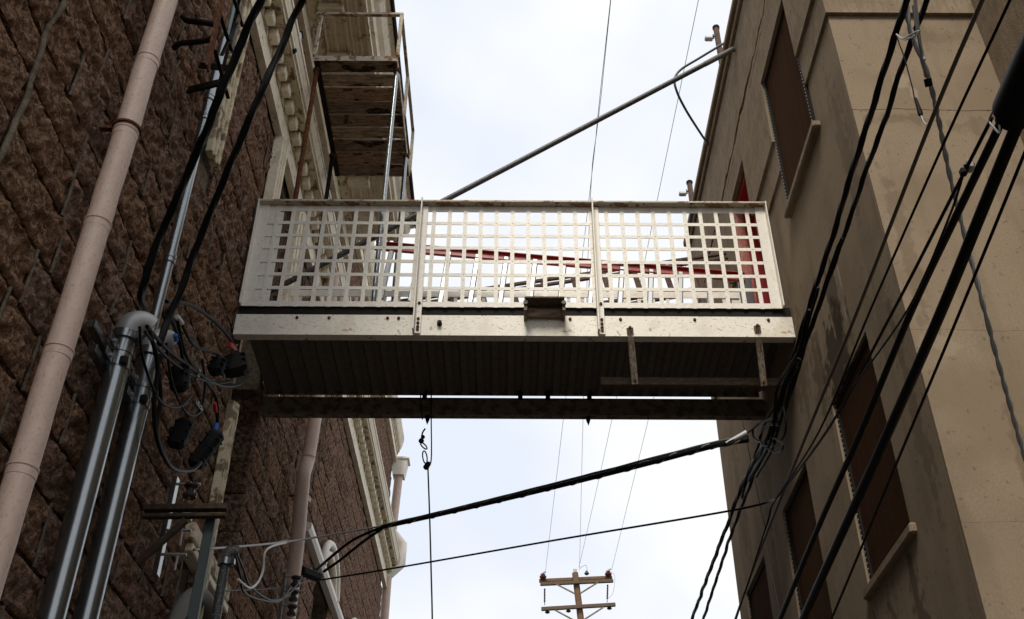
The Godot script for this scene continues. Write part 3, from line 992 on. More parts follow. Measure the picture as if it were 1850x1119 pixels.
	part(b, "door_jamb", MB.new().span(Vector3(WR + 0.03, 6.5, -7.162), Vector3(WR + 0.30, 8.6, -7.2), 0.003), mats.door_red)
	part(b, "door_sill", MB.new().span(Vector3(WR - 0.02, 6.574, -7.165), Vector3(WR + 0.3, 6.61, -7.788), 0.003), mats.brown_steel)
	part(b, "door_head", MB.new().span(Vector3(WR + 0.03, 8.58, -7.2), Vector3(WR + 0.30, 8.628, -7.79), 0.003), mats.door_red)
	part(b, "door", MB.new().span(Vector3(WR + 0.26, 6.5, -7.2), Vector3(WR + 0.31, 8.58, -7.79), 0.003), mats.door_red)
	part(b, "door_frame", MB.new().span(Vector3(WR - 0.012, 6.52, -7.765), Vector3(WR + 0.075, 8.55, -7.787), 0.004), mats.worn_red_paint)

func screen_window(b: Node3D, d0: float, d1: float, y0: float, y1: float, x: float, deep: float, sill: bool) -> void:
	var w := part(b, "window", MB.new().span(Vector3(x + deep + 0.05, y0, -d0), Vector3(x + deep + 0.08, y1, -d1)), mats.screen_back)
	var wires := MB.new()
	var k := int((y1 - y0) / 0.015)
	for i in k:
		var y := lerpf(y0, y1, (i + 0.5) / k)
		wires.bar(Vector3(x + deep + 0.03, y, -d0 - 0.01), Vector3(x + deep + 0.03, y, -d1 + 0.01), 0.006, 0.006)
	k = int((d1 - d0) / 0.036)
	for i in k:
		var d := lerpf(d0, d1, (i + 0.5) / k)
		wires.bar(Vector3(x + deep + 0.036, y0, -d), Vector3(x + deep + 0.036, y1, -d), 0.005, 0.005, 0.0, Vector3.RIGHT)
	var wm := part(w, "wire_screen", wires, mats.screen)
	wm.set_meta("kind", "stuff")
	for q in [[d0, d0 + 0.035], [d1 - 0.035, d1]]:
		part(w, "frame", MB.new().span(Vector3(x + deep + 0.012, y0 + 0.001, -q[0]), Vector3(x + deep + 0.045, y1 - 0.001, -q[1]), 0.003), mats.iron)
	for q in [[y0, y0 + 0.035], [y1 - 0.035, y1]]:
		part(w, "frame", MB.new().span(Vector3(x + deep + 0.014, q[0] + 0.001, -d0 - 0.036), Vector3(x + deep + 0.044, q[1] - 0.001, -d1 + 0.036), 0.003), mats.iron)
	var dots := MB.new()
	for dd in [d0 + 0.018, d1 - 0.018]:
		var y := y0 + 0.04
		while y < y1:
			dots.ball(Vector3(x + deep + 0.011, y, -dd), 0.006, 6)
			y += 0.036
	part(w, "rivet_row", dots, mats.cast_grey).set_meta("kind", "stuff")
	if sill:
		part(w, "sill", MB.new().span(Vector3(x - 0.036, y0 - 0.068, -d0 + 0.07), Vector3(x + 0.2, y0 - 0.004, -d1 - 0.04), 0.012), mats.stucco)

# ------------------------------------------------------------------ footbridge
func footbridge() -> void:
	var D := 6.70
	var R := 7.86
	var yb := 6.312
	var b := thing("footbridge", Vector3(0, yb, -7.28), "white painted steel footbridge with open lattice railing over a corrugated deck", "footbridge")
	var m: Material = mats.white_paint
	# front channel beam
	var prof := PackedVector2Array([Vector2(-D, yb), Vector2(-D, 6.50), Vector2(-D - 0.06, 6.50), Vector2(-D - 0.06, 6.49), Vector2(-D - 0.012, 6.49), Vector2(-D - 0.012, yb + 0.012), Vector2(-D - 0.075, yb + 0.012), Vector2(-D - 0.075, yb)])
	var along := func(p: Vector2, t: float): return Vector3(t, p.y, p.x)
	var beam := part(b, "front_beam", MB.new().prism(prof, -2.112, 2.147, along), mats.white_beam_paint)
	var bolt := proto(MB.new().lathe([[0.0, 0.012], [0.010, 0.012], [0.012, 0.006], [0.012, 0.0]], Vector3.ZERO, Vector3.BACK, 8), mats.rust)
	for u in [536, 594, 700, 720, 1030, 1121, 1255, 1388]:
		same(beam, "bolt", bolt, Vector3(PD(u, 577, D).x, 6.468, -D))
	# eye bolt
	var ep := PD(794, 586, D)
	var ring := PackedVector3Array()
	for i in 13: ring.append(ep + Vector3(cos(TAU * i / 12) * 0.014, sin(TAU * i / 12) * 0.014, 0.028))
	part(beam, "eye_bolt", MB.new().tube(ring, 0.005, 6).rod(ep, ep + Vector3(0, 0, 0.03), 0.007).lathe([[0.0, 0.008], [0.02, 0.006], [0.02, 0.0]], ep, Vector3.BACK, 10), mats.iron)
	# rear beam
	var rp := PackedVector2Array([Vector2(-R + 0.0, yb), Vector2(-R + 0.0, 6.478), Vector2(-R - 0.06, 6.478), Vector2(-R - 0.06, 6.466), Vector2(-R - 0.012, 6.466), Vector2(-R - 0.012, yb + 0.014), Vector2(-R - 0.07, yb + 0.014), Vector2(-R - 0.07, yb)])
	part(b, "rear_beam", MB.new().prism(rp, -2.11, 2.147, along), mats.brown_steel)
	# corrugated deck, ribs running across the bridge
	var deck := PackedVector2Array()
	var x := -2.1
	var lower := []
	while x < 2.04:
		for q in [[0.0, 6.545], [0.022, 6.515], [0.066, 6.515], [0.088, 6.545]]: lower.append(Vector2(x + q[0], q[1]))
		x += 0.128
	for q in lower: deck.append(Vector2(minf(q.x, 2.14), q.y))
	deck.append(Vector2(2.147, 6.57))
	deck.append(Vector2(-2.1, 6.57))
	part(b, "corrugated_deck", MB.new().prism(deck, -6.722, -7.875, func(p: Vector2, t: float): return Vector3(p.x, p.y, t)), mats.dark_steel)
	part(b, "deck_edge_angle", MB.new().span(Vector3(-2.1, 6.513, -7.8765), Vector3(2.12, 6.575, -7.884), 0.001), mats.brown_steel)
	# kerb recessed between lattice and beam
	part(b, "deck_edge", MB.new().span(Vector3(-2.1, 6.502, -6.716), Vector3(2.147, 6.60, -6.7205)), mats.iron)
	for u in [767, 940, 1065, 990]:
		var p := PD(u, 705, R - 0.05)
		part(b, "hanger", MB.new().span(Vector3(p.x - 0.02, 6.46, -R + 0.002), Vector3(p.x + 0.02, 6.56, -R + 0.012)), mats.iron)
	for u in [772, 1063]:
		var p := PD(u, 750, R)
		part(b, "pointed_tail", MB.new().lathe([[0.022, 0.0], [0.02, -0.03], [0.0, -0.085]], Vector3(p.x, yb - 0.001, -R - 0.03), Vector3.UP, 6), mats.iron)
	lattice(b, -D, 1.0, m)
	lattice(b, -R - 0.002, -1.0, m)
	# white board panel closing the end of the railing at the stone wall
	for i in 7:
		part(b, "end_board", MB.new().span(Vector3(-2.09, 6.632 + i * 0.132, -6.716), Vector3(-1.885, 6.632 + i * 0.132 + 0.127, -6.7045), 0.002), m)
	# posts on the outer face
	for q in [-0.745, 0.655]:
		var post := part(b, "post", MB.new().span(Vector3(q - 0.006, yb + 0.004, -D + 0.012), Vector3(q + 0.006, 7.646, -D + 0.085), 0.002), m)
		part(post, "flange", MB.new().span(Vector3(q + 0.007, yb + 0.004, -D + 0.0115), Vector3(q + 0.052, 7.60, -D + 0.020), 0.002), m)
		for yy in [6.35, 6.375, 6.41, 6.45, 6.6]:
			same(post, "bolt", bolt, Vector3(q + 0.03, yy, -D + 0.02))
	# wooden box at the foot of the lattice
	var bp := PD(984, 556, D - 0.1)
	var wb := part(b, "wooden_box", MB.new().span(bp + Vector3(-0.15, 0.045, -0.10), bp + Vector3(0.15, 0.065, 0.06), 0.004), mats.timber)
	part(wb, "front_board", MB.new().span(bp + Vector3(-0.14, -0.04, -0.08), bp + Vector3(0.14, 0.043, -0.055), 0.004), mats.board)
	for sx in [-0.145, 0.145]:
		part(wb, "bracket", MB.new().span(bp + Vector3(sx - 0.012, -0.055, -0.10), bp + Vector3(sx + 0.012, 0.03, 0.04), 0.003).rod(bp + Vector3(sx, 0.012, 0.035), bp + Vector3(sx, 0.012, 0.055), 0.018, 10), mats.brown_steel)
	# timber rail carried on two raked braces under the stucco end
	var rail_d := 6.98
	var ra := PD(1085, 691, rail_d)
	var rc := PD(1440, 693, rail_d)
	var rail := part(b, "timber_rail", MB.new().bar(ra, rc, 0.05, 0.07, 0.006), mats.timber)
	for q in [[1138, 594, 1147, 690], [1368, 590, 1380, 693]]:
		var t0 := PD(q[0], q[1], D - 0.025)
		var t1 := PD(q[2], q[3], rail_d - 0.055)
		part(b, "brace", MB.new().bar(t0 + (t0 - t1).normalized() * 0.01, t1 + (t1 - t0).normalized() * 0.02, 0.05, 0.022, 0.004, Vector3.BACK), mats.pale_timber)
		for t in [t0, t1]: same(rail, "bolt", bolt, t + Vector3(0, 0, 0.012))

func lattice(b: Node3D, z: float, s: float, m: Material) -> void:
	var rivet := proto(MB.new().lathe([[0.0, 0.004], [0.004, 0.003], [0.006, 0.0]], Vector3.ZERO, Vector3.BACK, 6), m)
	var pn := part(b, "railing_panel", MB.new().span(Vector3(-2.06, 7.555, z - 0.004 * s), Vector3(2.07, 7.615, z + 0.002 * s), 0.001), m)
	# top rail angle
	part(pn, "top_rail", MB.new().span(Vector3(-2.10, 7.617, z - 0.010), Vector3(2.10, 7.638, z + 0.060 * s), 0.003), mats.rusty_cream if s > 0 else m)
	part(pn, "bottom_rail", MB.new().span(Vector3(-2.06, 6.578, z - 0.004 * s), Vector3(2.07, 6.628, z + 0.002 * s), 0.001), m)
	for q in [[-2.09, -2.005], [2.0, 2.085]]:
		part(pn, "end_plate", MB.new().span(Vector3(q[0], 6.572, z + 0.006 * s), Vector3(q[1], 7.616, z + 0.012 * s), 0.001), m)
		var e: float = q[0] if q[0] < 0 else q[1]
		part(pn, "end_flange", MB.new().span(Vector3(e - 0.005, 6.57, z + 0.0125 * s), Vector3(e + 0.005, 7.642, z + 0.062 * s), 0.001), m)
	var ys := [7.431, 7.297, 7.169, 7.03, 6.894, 6.759]
	for y in ys:
		part(pn, "horizontal_strip", MB.new().span(Vector3(-2.06, y - 0.0155, z - 0.003 * s), Vector3(2.06, y + 0.0155, z + 0.002 * s)), m)
	var strip := proto(MB.new().box(Vector3.ZERO, Vector3(0.032, 1.04, 0.004)), m)
	var n := 32
	for i in range(1, n):
		var x := lerpf(-2.06, 2.06, float(i) / n)
		var o := same(pn, "vertical_strip", strip, Vector3(x, 7.092, z + 0.0046 * s), Basis(Vector3.BACK, rng.randf_range(-0.005, 0.005)))
		if s > 0:
			for y in ys: same(o, "rivet", rivet, Vector3(x, y, z + 0.0067))

# ------------------------------------------------------------------ wooden platform on posts over the bridge
func platform() -> void:
	var b := thing("access_platform", Vector3(-1.5, 6.57, -7.4), "small plank platform with rusty rails standing on thin pipe posts above the footbridge", "platform")
	var z0 := -6.68
	var z1 := -8.22
	var x0 := -1.845
	var x1 := -1.075
	var y := 9.40
	var n := 9
	for i in n:
		var a := lerpf(z0, z1, float(i) / n) - 0.004 * (1 + rng.randi() % 2)
		var e := lerpf(z0, z1, float(i + 1) / n) + (0.024 if i in [0, 1, 5] else 0.007)
		part(b, "plank", MB.new().span(Vector3(x0 + 0.02, y + rng.randf_range(0, 0.006), a), Vector3(x1 - 0.008, y + 0.024, e), 0.003), mats["plank_%d" % [2, 0, 3, 1, 4, 0, 2, 3, 1][i]])
	part(b, "frame_angle", MB.new().span(Vector3(x0, y - 0.008, z0 + 0.004), Vector3(x1, y + 0.06, z0 - 0.002), 0.002), mats.rusty_cream)
	part(b, "frame_angle", MB.new().span(Vector3(x1 - 0.006, y - 0.01, z0), Vector3(x1 + 0.004, y + 0.06, z1), 0.002), mats.rusty_cream)
	part(b, "frame_angle", MB.new().span(Vector3(x0, y - 0.008, z1 + 0.004), Vector3(x1, y + 0.06, z1 - 0.002), 0.002), mats.rusty_cream)
	part(b, "frame_angle", MB.new().span(Vector3(x0, y - 0.01, z0), Vector3(x0 + 0.05, y - 0.002, z1), 0.001), mats.iron)
	# railing
	var ry: float = PD(720, 30, 6.69).y
	for p in [[x1, z0], [x1, (z0 + z1) * 0.5], [x1, z1], [x0, z0]]:
		part(b, "rail_post", MB.new().span(Vector3(p[0] - 0.016, y + 0.06, p[1] - 0.016), Vector3(p[0] + 0.016, ry, p[1] + 0.016), 0.003), mats.rusty_cream)
	part(b, "hand_rail", MB.new().span(Vector3(x0 - 0.05, ry, z0 - 0.018), Vector3(x1 + 0.018, ry + 0.03, z0 + 0.018), 0.003), mats.rusty_cream)
	part(b, "hand_rail", MB.new().span(Vector3(x1 - 0.016, ry, z0 - 0.019), Vector3(x1 + 0.016, ry + 0.028, z1 - 0.018), 0.003), mats.rusty_cream)
	# posts down to the bridge
	for p in [[-1.83, -6.78, "rust"], [-1.085, -6.78, "galvanised"], [-1.83, -7.90, "iron"], [-1.085, -7.90, "galvanised"]]:
		var o := part(b, "support_post", MB.new().rod(Vector3(p[0], 6.57, p[1]), Vector3(p[0], y - 0.002, p[1]), 0.021, 10), mats[p[2]])
		part(o, "clamp", MB.new().lathe([[0.021, -0.03], [0.034, -0.03], [0.034, 0.0], [0.021, 0.0]], Vector3(p[0], y - 0.012, p[1]), Vector3.UP, 10), mats.rust)
	# lantern on the wall behind
	var lp := PX(533, 70, WL + 0.18)
	var l := thing("wall_lantern", lp, "small grey glass wall lantern above the cream cornice", "lantern")
	part(l, "glass", MB.new().lathe([[0.0, -0.15], [0.035, -0.15], [0.06, 0.05], [0.0, 0.05]], lp, Vector3.UP, 6), mats.lantern_glass)
	part(l, "cap", MB.new().lathe([[0.066, 0.05], [0.072, 0.056], [0.02, 0.11], [0.0, 0.13]], lp, Vector3.UP, 6), mats.iron)
	part(l, "base", MB.new().lathe([[0.0, -0.19], [0.02, -0.185], [0.038, -0.152], [0.0, -0.15]], lp, Vector3.UP, 6), mats.iron)
	part(l, "arm", MB.new().tube(PackedVector3Array([lp + Vector3(0, 0.1, 0), lp + Vector3(-0.1, 0.14, 0), lp + Vector3(-0.19, 0.05, 0)]), 0.01, 6), mats.iron)

# ------------------------------------------------------------------ ladders stored on the bridge
func ladders() -> void:
	var D := 7.62
	var a := PD(678, 446, D)
	var c := PD(1345, 503, D)
	var dir := (c - a).normalized()
	var up := Vector3(-dir.y, dir.x, 0)
	var l := thing("extension_ladder", a + up * -0.45, "red-railed ladder with silver rungs lying on its side behind the lattice", "ladder")
	for q in [0.0, -0.60]:
		var p: Vector3 = a + up * q
		if q < 0.0: p += dir * 1.3
		var e: Vector3 = c + up * q
		var r := part(l, "side_rail", MB.new().bar(p, e, 0.012, 0.085, 0.002, up), mats.red_paint)
		for s in [-0.0425, 0.0425]:
			part(r, "rail_lip", MB.new().bar(p + up * s + Vector3(0, 0, 0.017), e + up * s + Vector3(0, 0, 0.017), 0.032, 0.008, 0.001, up), mats.red_paint)
	var n := int(a.distance_to(c) / 0.262)
	for i in n:
		var p := a + dir * (0.16 + i * 0.262)
		part(l, "rung", MB.new().bar(p + Vector3(0, 0, 0.012), p + up * -0.60 + Vector3(0, 0, 0.012), 0.05, 0.03, 0.008, Vector3.BACK), mats.aluminium)
	for p in [[1330, 510]]:
		var q := PD(p[0] + 18, p[1] + 15, D)
		part(l, "foot_plate", MB.new().box(q, Vector3(0.12, 0.34, 0.02), 0.004), mats.galvanised)
	# brown ladder tilted behind the first
	D = 7.99
	a = PD(700, 548, D)
	c = PD(1312, 458, D)
	dir = (c - a).normalized()
	up = Vector3(-dir.y, dir.x, 0)
	var k := thing("wooden_ladder", a + up * -0.4, "brown weathered ladder tilted up behind the red-railed ladder", "ladder")
	for q in [0.0, -0.36]:
		var e := c - dir * (0.0 if q == 0.0 else 0.25)
		part(k, "side_rail", MB.new().bar(a + up * q + dir * (0.0 if q == 0.0 else 0.35), e + up * q, 0.03, 0.032, 0.004, up), mats.brown_post)
		part(k, "side_rail", MB.new().bar(a + up * (q - 0.06) + dir * (0.1 if q == 0.0 else 0.4), e + up * (q - 0.055), 0.03, 0.03, 0.004, up), mats.brown_post)
	n = int(a.distance_to(c) / 0.29)
	for i in n:
		var p := a + dir * (0.3 + i * 0.29)
		part(k, "rung", MB.new().bar(p + up * -0.02, p + up * -0.36, 0.05, 0.024, 0.004, Vector3.BACK), mats.brown_post)

# ------------------------------------------------------------------ pipes and posts at the stucco roof
func roof_pipes() -> void:
	var a := PX(450, 547, WL + 0.02)
	var c := PD(1325, 89, 6.78)
	var t := thing("diagonal_pipe", a, "long grey steel pipe slanting across the alley from stone wall to stucco roof", "pipe")
	part(t, "pipe", MB.new().rod(a, c, 0.0245, 12), mats.grey_pipe)
	part(t, "flange", MB.new().lathe([[0.0, 0.02], [0.05, 0.02], [0.055, 0.0]], a - Vector3(0.02, 0, 0), Vector3.RIGHT, 12), mats.iron)
	var s0 := PD(1325, 89, 6.78)
	part(t, "sleeve", MB.new().rod(s0 + (a - s0).normalized() * 0.36, s0, 0.0265, 12), mats.grey_stone)
	var b := along_d([[1332, 63, 6.9], [1300, 83, 6.9], [1262, 106, 6.95], [1230, 126, 7.0], [1219, 144, 7.0], [1224, 168, 7.05], [1240, 200, 7.2], [1262, 235, 7.6], [1284, 268, 8.4]])
	solo("bent_conduit", MB.new().tube(smooth(b), 0.012, 8), mats.grey_pipe, "thin bent dark conduit looping out from the stucco roof edge", "conduit")
	for q in [[1294, 52, 7.9, 1318, 175, "brown vent post with bracket rising over the roof edge near the bent conduit"], [1246, 332, 9.75, 1254, 385, "brown vent post with bracket peeking over the roof just above the lattice railing"]]:
		var top := PD(q[0], q[1], q[2])
		var p := thing("roof_post", Vector3(top.x, 9.952, top.z), q[5], "post", "posts on the stucco roof")
		part(p, "post", MB.new().rod(Vector3(top.x, 9.952, top.z), top, 0.032, 10), mats.brown_post)
		part(p, "cap", MB.new().lathe([[0.032, 0.0], [0.04, 0.0], [0.04, 0.03], [0.02, 0.05], [0.0, 0.052]], top, Vector3.UP, 10), mats.iron)
		part(p, "bracket", MB.new().bar(top + Vector3(0, -0.1, 0), top + Vector3(-0.045, -0.14, 0), 0.012, 0.012).bar(top + Vector3(-0.045, -0.1, 0), top + Vector3(-0.045, -0.17, 0), 0.012, 0.012, 0, Vector3.RIGHT), mats.iron)
		part(p, "fitting", MB.new().box(top + Vector3(-0.10, -0.17, 0), Vector3(0.09, 0.05, 0.06), 0.012), mats.cast_grey)

# ------------------------------------------------------------------ downspouts
func spout(label: String, path: PackedVector3Array, r: float, joints: Array, base: Vector3) -> Node3D:
	var t := thing("downspout", base, label, "downspout")
	part(t, "pipe", MB.new().tube(wobble(resample(path, 0.12), 0.006, 12), r, 18), mats.pink_paint)
	for j in joints:
		var c: Vector3 = j[0]
		var band := MB.new().lathe([[r, -0.02], [r + 0.0025, -0.018], [r + 0.0025, 0.018], [r + 0.006, 0.022], [r + 0.006, 0.030], [r, 0.032]], c, Vector3.UP, 18)
		part(t, "joint_collar", band, mats.pink_paint)
		if j[1]:
			part(t, "strap", MB.new().lathe([[r + 0.002, 0.045], [r + 0.013, 0.046], [r + 0.013, 0.058], [r + 0.002, 0.059]], c, Vector3.UP, 18).bar(c + Vector3(-r, 0.052, 0), c + Vector3(-0.14, 0.052, 0), 0.03, 0.008), mats.rust)
	return t

func downspouts() -> void:
	var x := WL + 0.125
	var c := PX(150, 490, x)
	var jo := []
	for q in [[262, 107, false], [222, 240, true], [178, 420, false], [85, 612, false], [22, 838, false]]: jo.append([Vector3(c.x, PX(q[0], q[1], x).y, c.z), q[2]])
	spout("thick pink downspout beside the two fat galvanised conduits", PackedVector3Array([Vector3(c.x, 0.1, c.z), Vector3(c.x, 8.45, c.z)]), 0.060, jo, Vector3(c.x, 0, c.z))
	# second, with a small kink
	var p := along_x([[571, 740], [556, 832], [548, 858], [535, 1000], [519, 1125]], x + 0.01)
	var q := PackedVector3Array([Vector3(p[0].x, 9.0, p[0].z + 0.02), p[0], p[1], p[2], p[3], p[4], Vector3(p[4].x, 0.1, p[4].z)])
	spout("kinked pink downspout on the stone wall behind the footbridge", q, 0.066, [[p[1] + Vector3(0, 0.0, 0), false], [PX(548, 905, x), true]], Vector3(p[4].x, 0, p[4].z))
	# corner downspout with leader box
	var D := FAR_L + 0.1
	var box := PD(721, 850, D)
	var t := thing("downspout", Vector3(box.x, 0, -D), "pink corner downspout with a white leader box and white elbow around the cornice", "downspout")
	var hd := part(t, "leader_box", MB.new().prism(PackedVector2Array([Vector2(-0.1, -0.14), Vector2(0.1, -0.14), Vector2(0.15, 0.16), Vector2(-0.15, 0.16)]), 0.12, -0.12, func(w: Vector2, s: float): return box + Vector3(w.x, w.y, s)), mats.white_paint)
	part(hd, "rim", MB.new().box(box + Vector3(0, 0.18, 0), Vector3(0.36, 0.05, 0.3), 0.01), mats.white_paint)
	part(t, "pipe", MB.new().tube(PackedVector3Array([box + Vector3(0, -0.14, 0), PD(708, 965, D)]), 0.075, 12), mats.pink_paint)
	part(t, "elbow", MB.new().tube(PackedVector3Array([PD(708, 962, D), PD(727, 985, D), PD(724, 1020, D), PD(697, 1043, D)]), 0.085, 10), mats.white_paint)
	var e := PD(700, 1040, D)
	part(t, "pipe", MB.new().tube(PackedVector3Array([e, Vector3(e.x, 0.1, e.z)]), 0.075, 12), mats.pink_paint)

# ------------------------------------------------------------------ iron and steel on the stone wall
func wall_gear() -> void:
	# steel lattice bracket high up
	var x := WL + 0.34
	var a0 := PX(413, -60, x)
	var a1 := PX(374, 124, x)
	var b0 := PX(452, -60, x)
	var b1 := PX(418, 92, x)
	var t := thing("steel_bracket", a1, "rusty cross-braced steel bracket frame held off the stone wall by iron straps", "bracket")
	part(t, "upright", MB.new().bar(a0, a1, 0.012, 0.065, 0.002, Vector3.BACK), mats.rust)
	part(t, "upright", MB.new().bar(b0, b1, 0.012, 0.05, 0.002, Vector3.BACK), mats.brown_steel)
	for q in [[[398, 28], [418, 92]], [[420, -10], [438, 48]], [[388, 90], [412, 178]], [[428, 40], [400, 100]]]:
		part(t, "brace", MB.new().bar(PX(q[0][0], q[0][1], x), PX(q[1][0], q[1][1], x), 0.01, 0.022, 0.001, Vector3.RIGHT), mats.iron)
	var pts := [PX(330, 30, WL + 0.02), PX(338, 37, WL + 0.06), PX(362, 40, WL + 0.16), PX(386, 44, WL + 0.3), PX(393, 55, WL + 0.32), PX(382, 70, WL + 0.3), PX(352, 76, WL + 0.16), PX(324, 79, WL + 0.06), PX(314, 88, WL + 0.02)]
	part(t, "wall_strap", MB.new().tube(smooth(pts, 4), 0.020, 6), mats.iron)
	part(t, "wall_strap", MB.new().bar(PX(362, 118, WL + 0.03), PX(410, 123, x), 0.02, 0.04, 0.003), mats.iron)
	part(t, "wall_strap", MB.new().bar(PX(340, 163, WL + 0.02), PX(402, 148, x), 0.02, 0.05, 0.003), mats.iron)
	# strut frame lower down
	var sx := WL + 0.25
	var h0 := PX(252, 925, sx)
	var hz := PX(410, 925, sx)
	hz = Vector3(hz.x, h0.y, hz.z)
	var d := 5.62
	var l0 := PD(258, 928, d - 0.0)
	var l1 := PD(409, 926, d - 0.0)
	var f := thing("strut_frame", Vector3(l1.x, 0, -d), "dark green strut channel post with a double cross rail bolted to the stone wall", "bracket")
	part(f, "cross_rail", MB.new().bar(l0 + Vector3(0, 0.03, 0), l1 + Vector3(0, 0.03, 0), 0.05, 0.035, 0.003), mats.weathered_rail)
	part(f, "cross_rail", MB.new().bar(l0 + Vector3(0, -0.02, 0), l1 + Vector3(0, -0.02, 0), 0.042, 0.022, 0.003), mats.weathered_rail)
	var g := PD(381, 940, d + 0.06)
	part(f, "upright", MB.new().span(Vector3(g.x - 0.028, 2.0, g.z - 0.02), Vector3(g.x + 0.028, g.y + 0.03, g.z + 0.02), 0.004), mats.green_steel)
	part(f, "arm", MB.new().bar(l0 + Vector3(0.03, -0.30, 0), l0 + Vector3(0.25, -0.04, 0), 0.035, 0.035, 0.003), mats.weathered_rail)
	# spool racks
	spool_rack(PX(300, 950, WL + 0.10), 0.62, "steel spool rack with a white porcelain insulator on the stone wall", true)
	spool_rack(PX(508, 1090, WL + 0.10), 0.55, "steel spool rack with dark insulators beside the kinked downspout", false)

func spool_rack(c: Vector3, h: float, label: String, white: bool) -> void:
	var t := thing("insulator_rack", c - Vector3(0, h * 0.5, 0), label, "insulator rack")
	part(t, "channel", MB.new().box(c, Vector3(0.03, h, 0.06), 0.004), mats.galvanised)
	for i in 4:
		var y := -h * 0.36 + h * 0.24 * i
		var o := c + Vector3(0.1, y, 0)
		part(t, "arm", MB.new().rod(c + Vector3(0, y + 0.045, 0), o + Vector3(0.05, 0.045, 0), 0.009, 6).rod(o + Vector3(0, -0.05, 0), o + Vector3(0, 0.055, 0), 0.007, 6), mats.cast_grey)
		if i == 2 or not white:
			part(t, "spool_insulator", MB.new().lathe([[0.0, -0.042], [0.04, -0.042], [0.043, -0.028], [0.024, -0.01], [0.024, 0.01], [0.043, 0.028], [0.04, 0.042], [0.0, 0.042]], o, Vector3.UP, 14), mats.porcelain if white else mats.dark_glaze)
		elif i == 3:
			part(t, "spool_insulator", MB.new().lathe([[0.0, -0.042], [0.04, -0.042], [0.043, -0.028], [0.024, -0.01], [0.024, 0.01], [0.043, 0.028], [0.04, 0.042], [0.0, 0.042]], o, Vector3.UP, 14), mats.dark_glaze)

# ------------------------------------------------------------------ conduits with weatherheads
func hood(t: Node3D, c: Vector3, r: float, toward: Vector3, m: Material) -> void:     # dome that bends over to one side
	var mb := MB.new()
	var pts := PackedVector3Array()
	var rr := []
	for i in 10:
		var a := PI * 0.62 * i / 9.0
		pts.append(c + Vector3(0, sin(a) * r * 1.5, 0) + toward * (1.0 - cos(a)) * r * 1.35)
		rr.append(r * (1.02 + 0.22 * sin(PI * i / 9.0 * 0.8)))
	part(t, "weatherhead", mb.tube(pts, rr, 18), m)
	var e := pts[9]
	var tn := (pts[9] - pts[8]).normalized()
	part(t, "weatherhead_throat", MB.new().lathe([[0.0, 0.004], [rr[9] * 0.92, 0.004], [rr[9] * 0.92, -0.01]], e, tn, 16), mats.hood_inside)
	part(t, "neck_band", MB.new().lathe([[r, -0.05], [r + 0.012, -0.05], [r + 0.012, -0.005], [r, -0.005]], c, Vector3.UP, 18).box(c + Vector3(r + 0.015, -0.025, 0.02), Vector3(0.03, 0.05, 0.04), 0.005), mats.galvanised)

func clamp_strut(t: Node3D, c: Vector3, r: float, w: float, band: bool) -> void:
	var s := part(t, "strut", MB.new().box(Vector3(WL + 0.055, c.y, c.z + 0.02), Vector3(0.045, 0.045, w), 0.004), mats.galvanised)
	for sz in [-1.0, 1.0]:
		part(s, "strut_ear", MB.new().box(c + Vector3(-0.01, 0, sz * (r + 0.055)), Vector3(0.012, 0.045, 0.09), 0.003), mats.galvanised)
		part(s, "bolt", MB.new().lathe([[0.011, 0.0], [0.011, 0.012], [0.0, 0.013]], c + Vector3(-0.004, 0, sz * (r + 0.045)), Vector3.RIGHT, 6), mats.cast_grey)
	part(s, "clamp", MB.new().lathe([[r, -0.02], [r + 0.005, -0.02], [r + 0.005, 0.02], [r, 0.02]], c, Vector3.UP, 18), mats.galvanised)
	if band:
		part(s, "clamp_screw", MB.new().box(c + Vector3(r * 0.75, 0.005, r * 0.85), Vector3(0.035, 0.045, 0.035), 0.006), mats.iron)

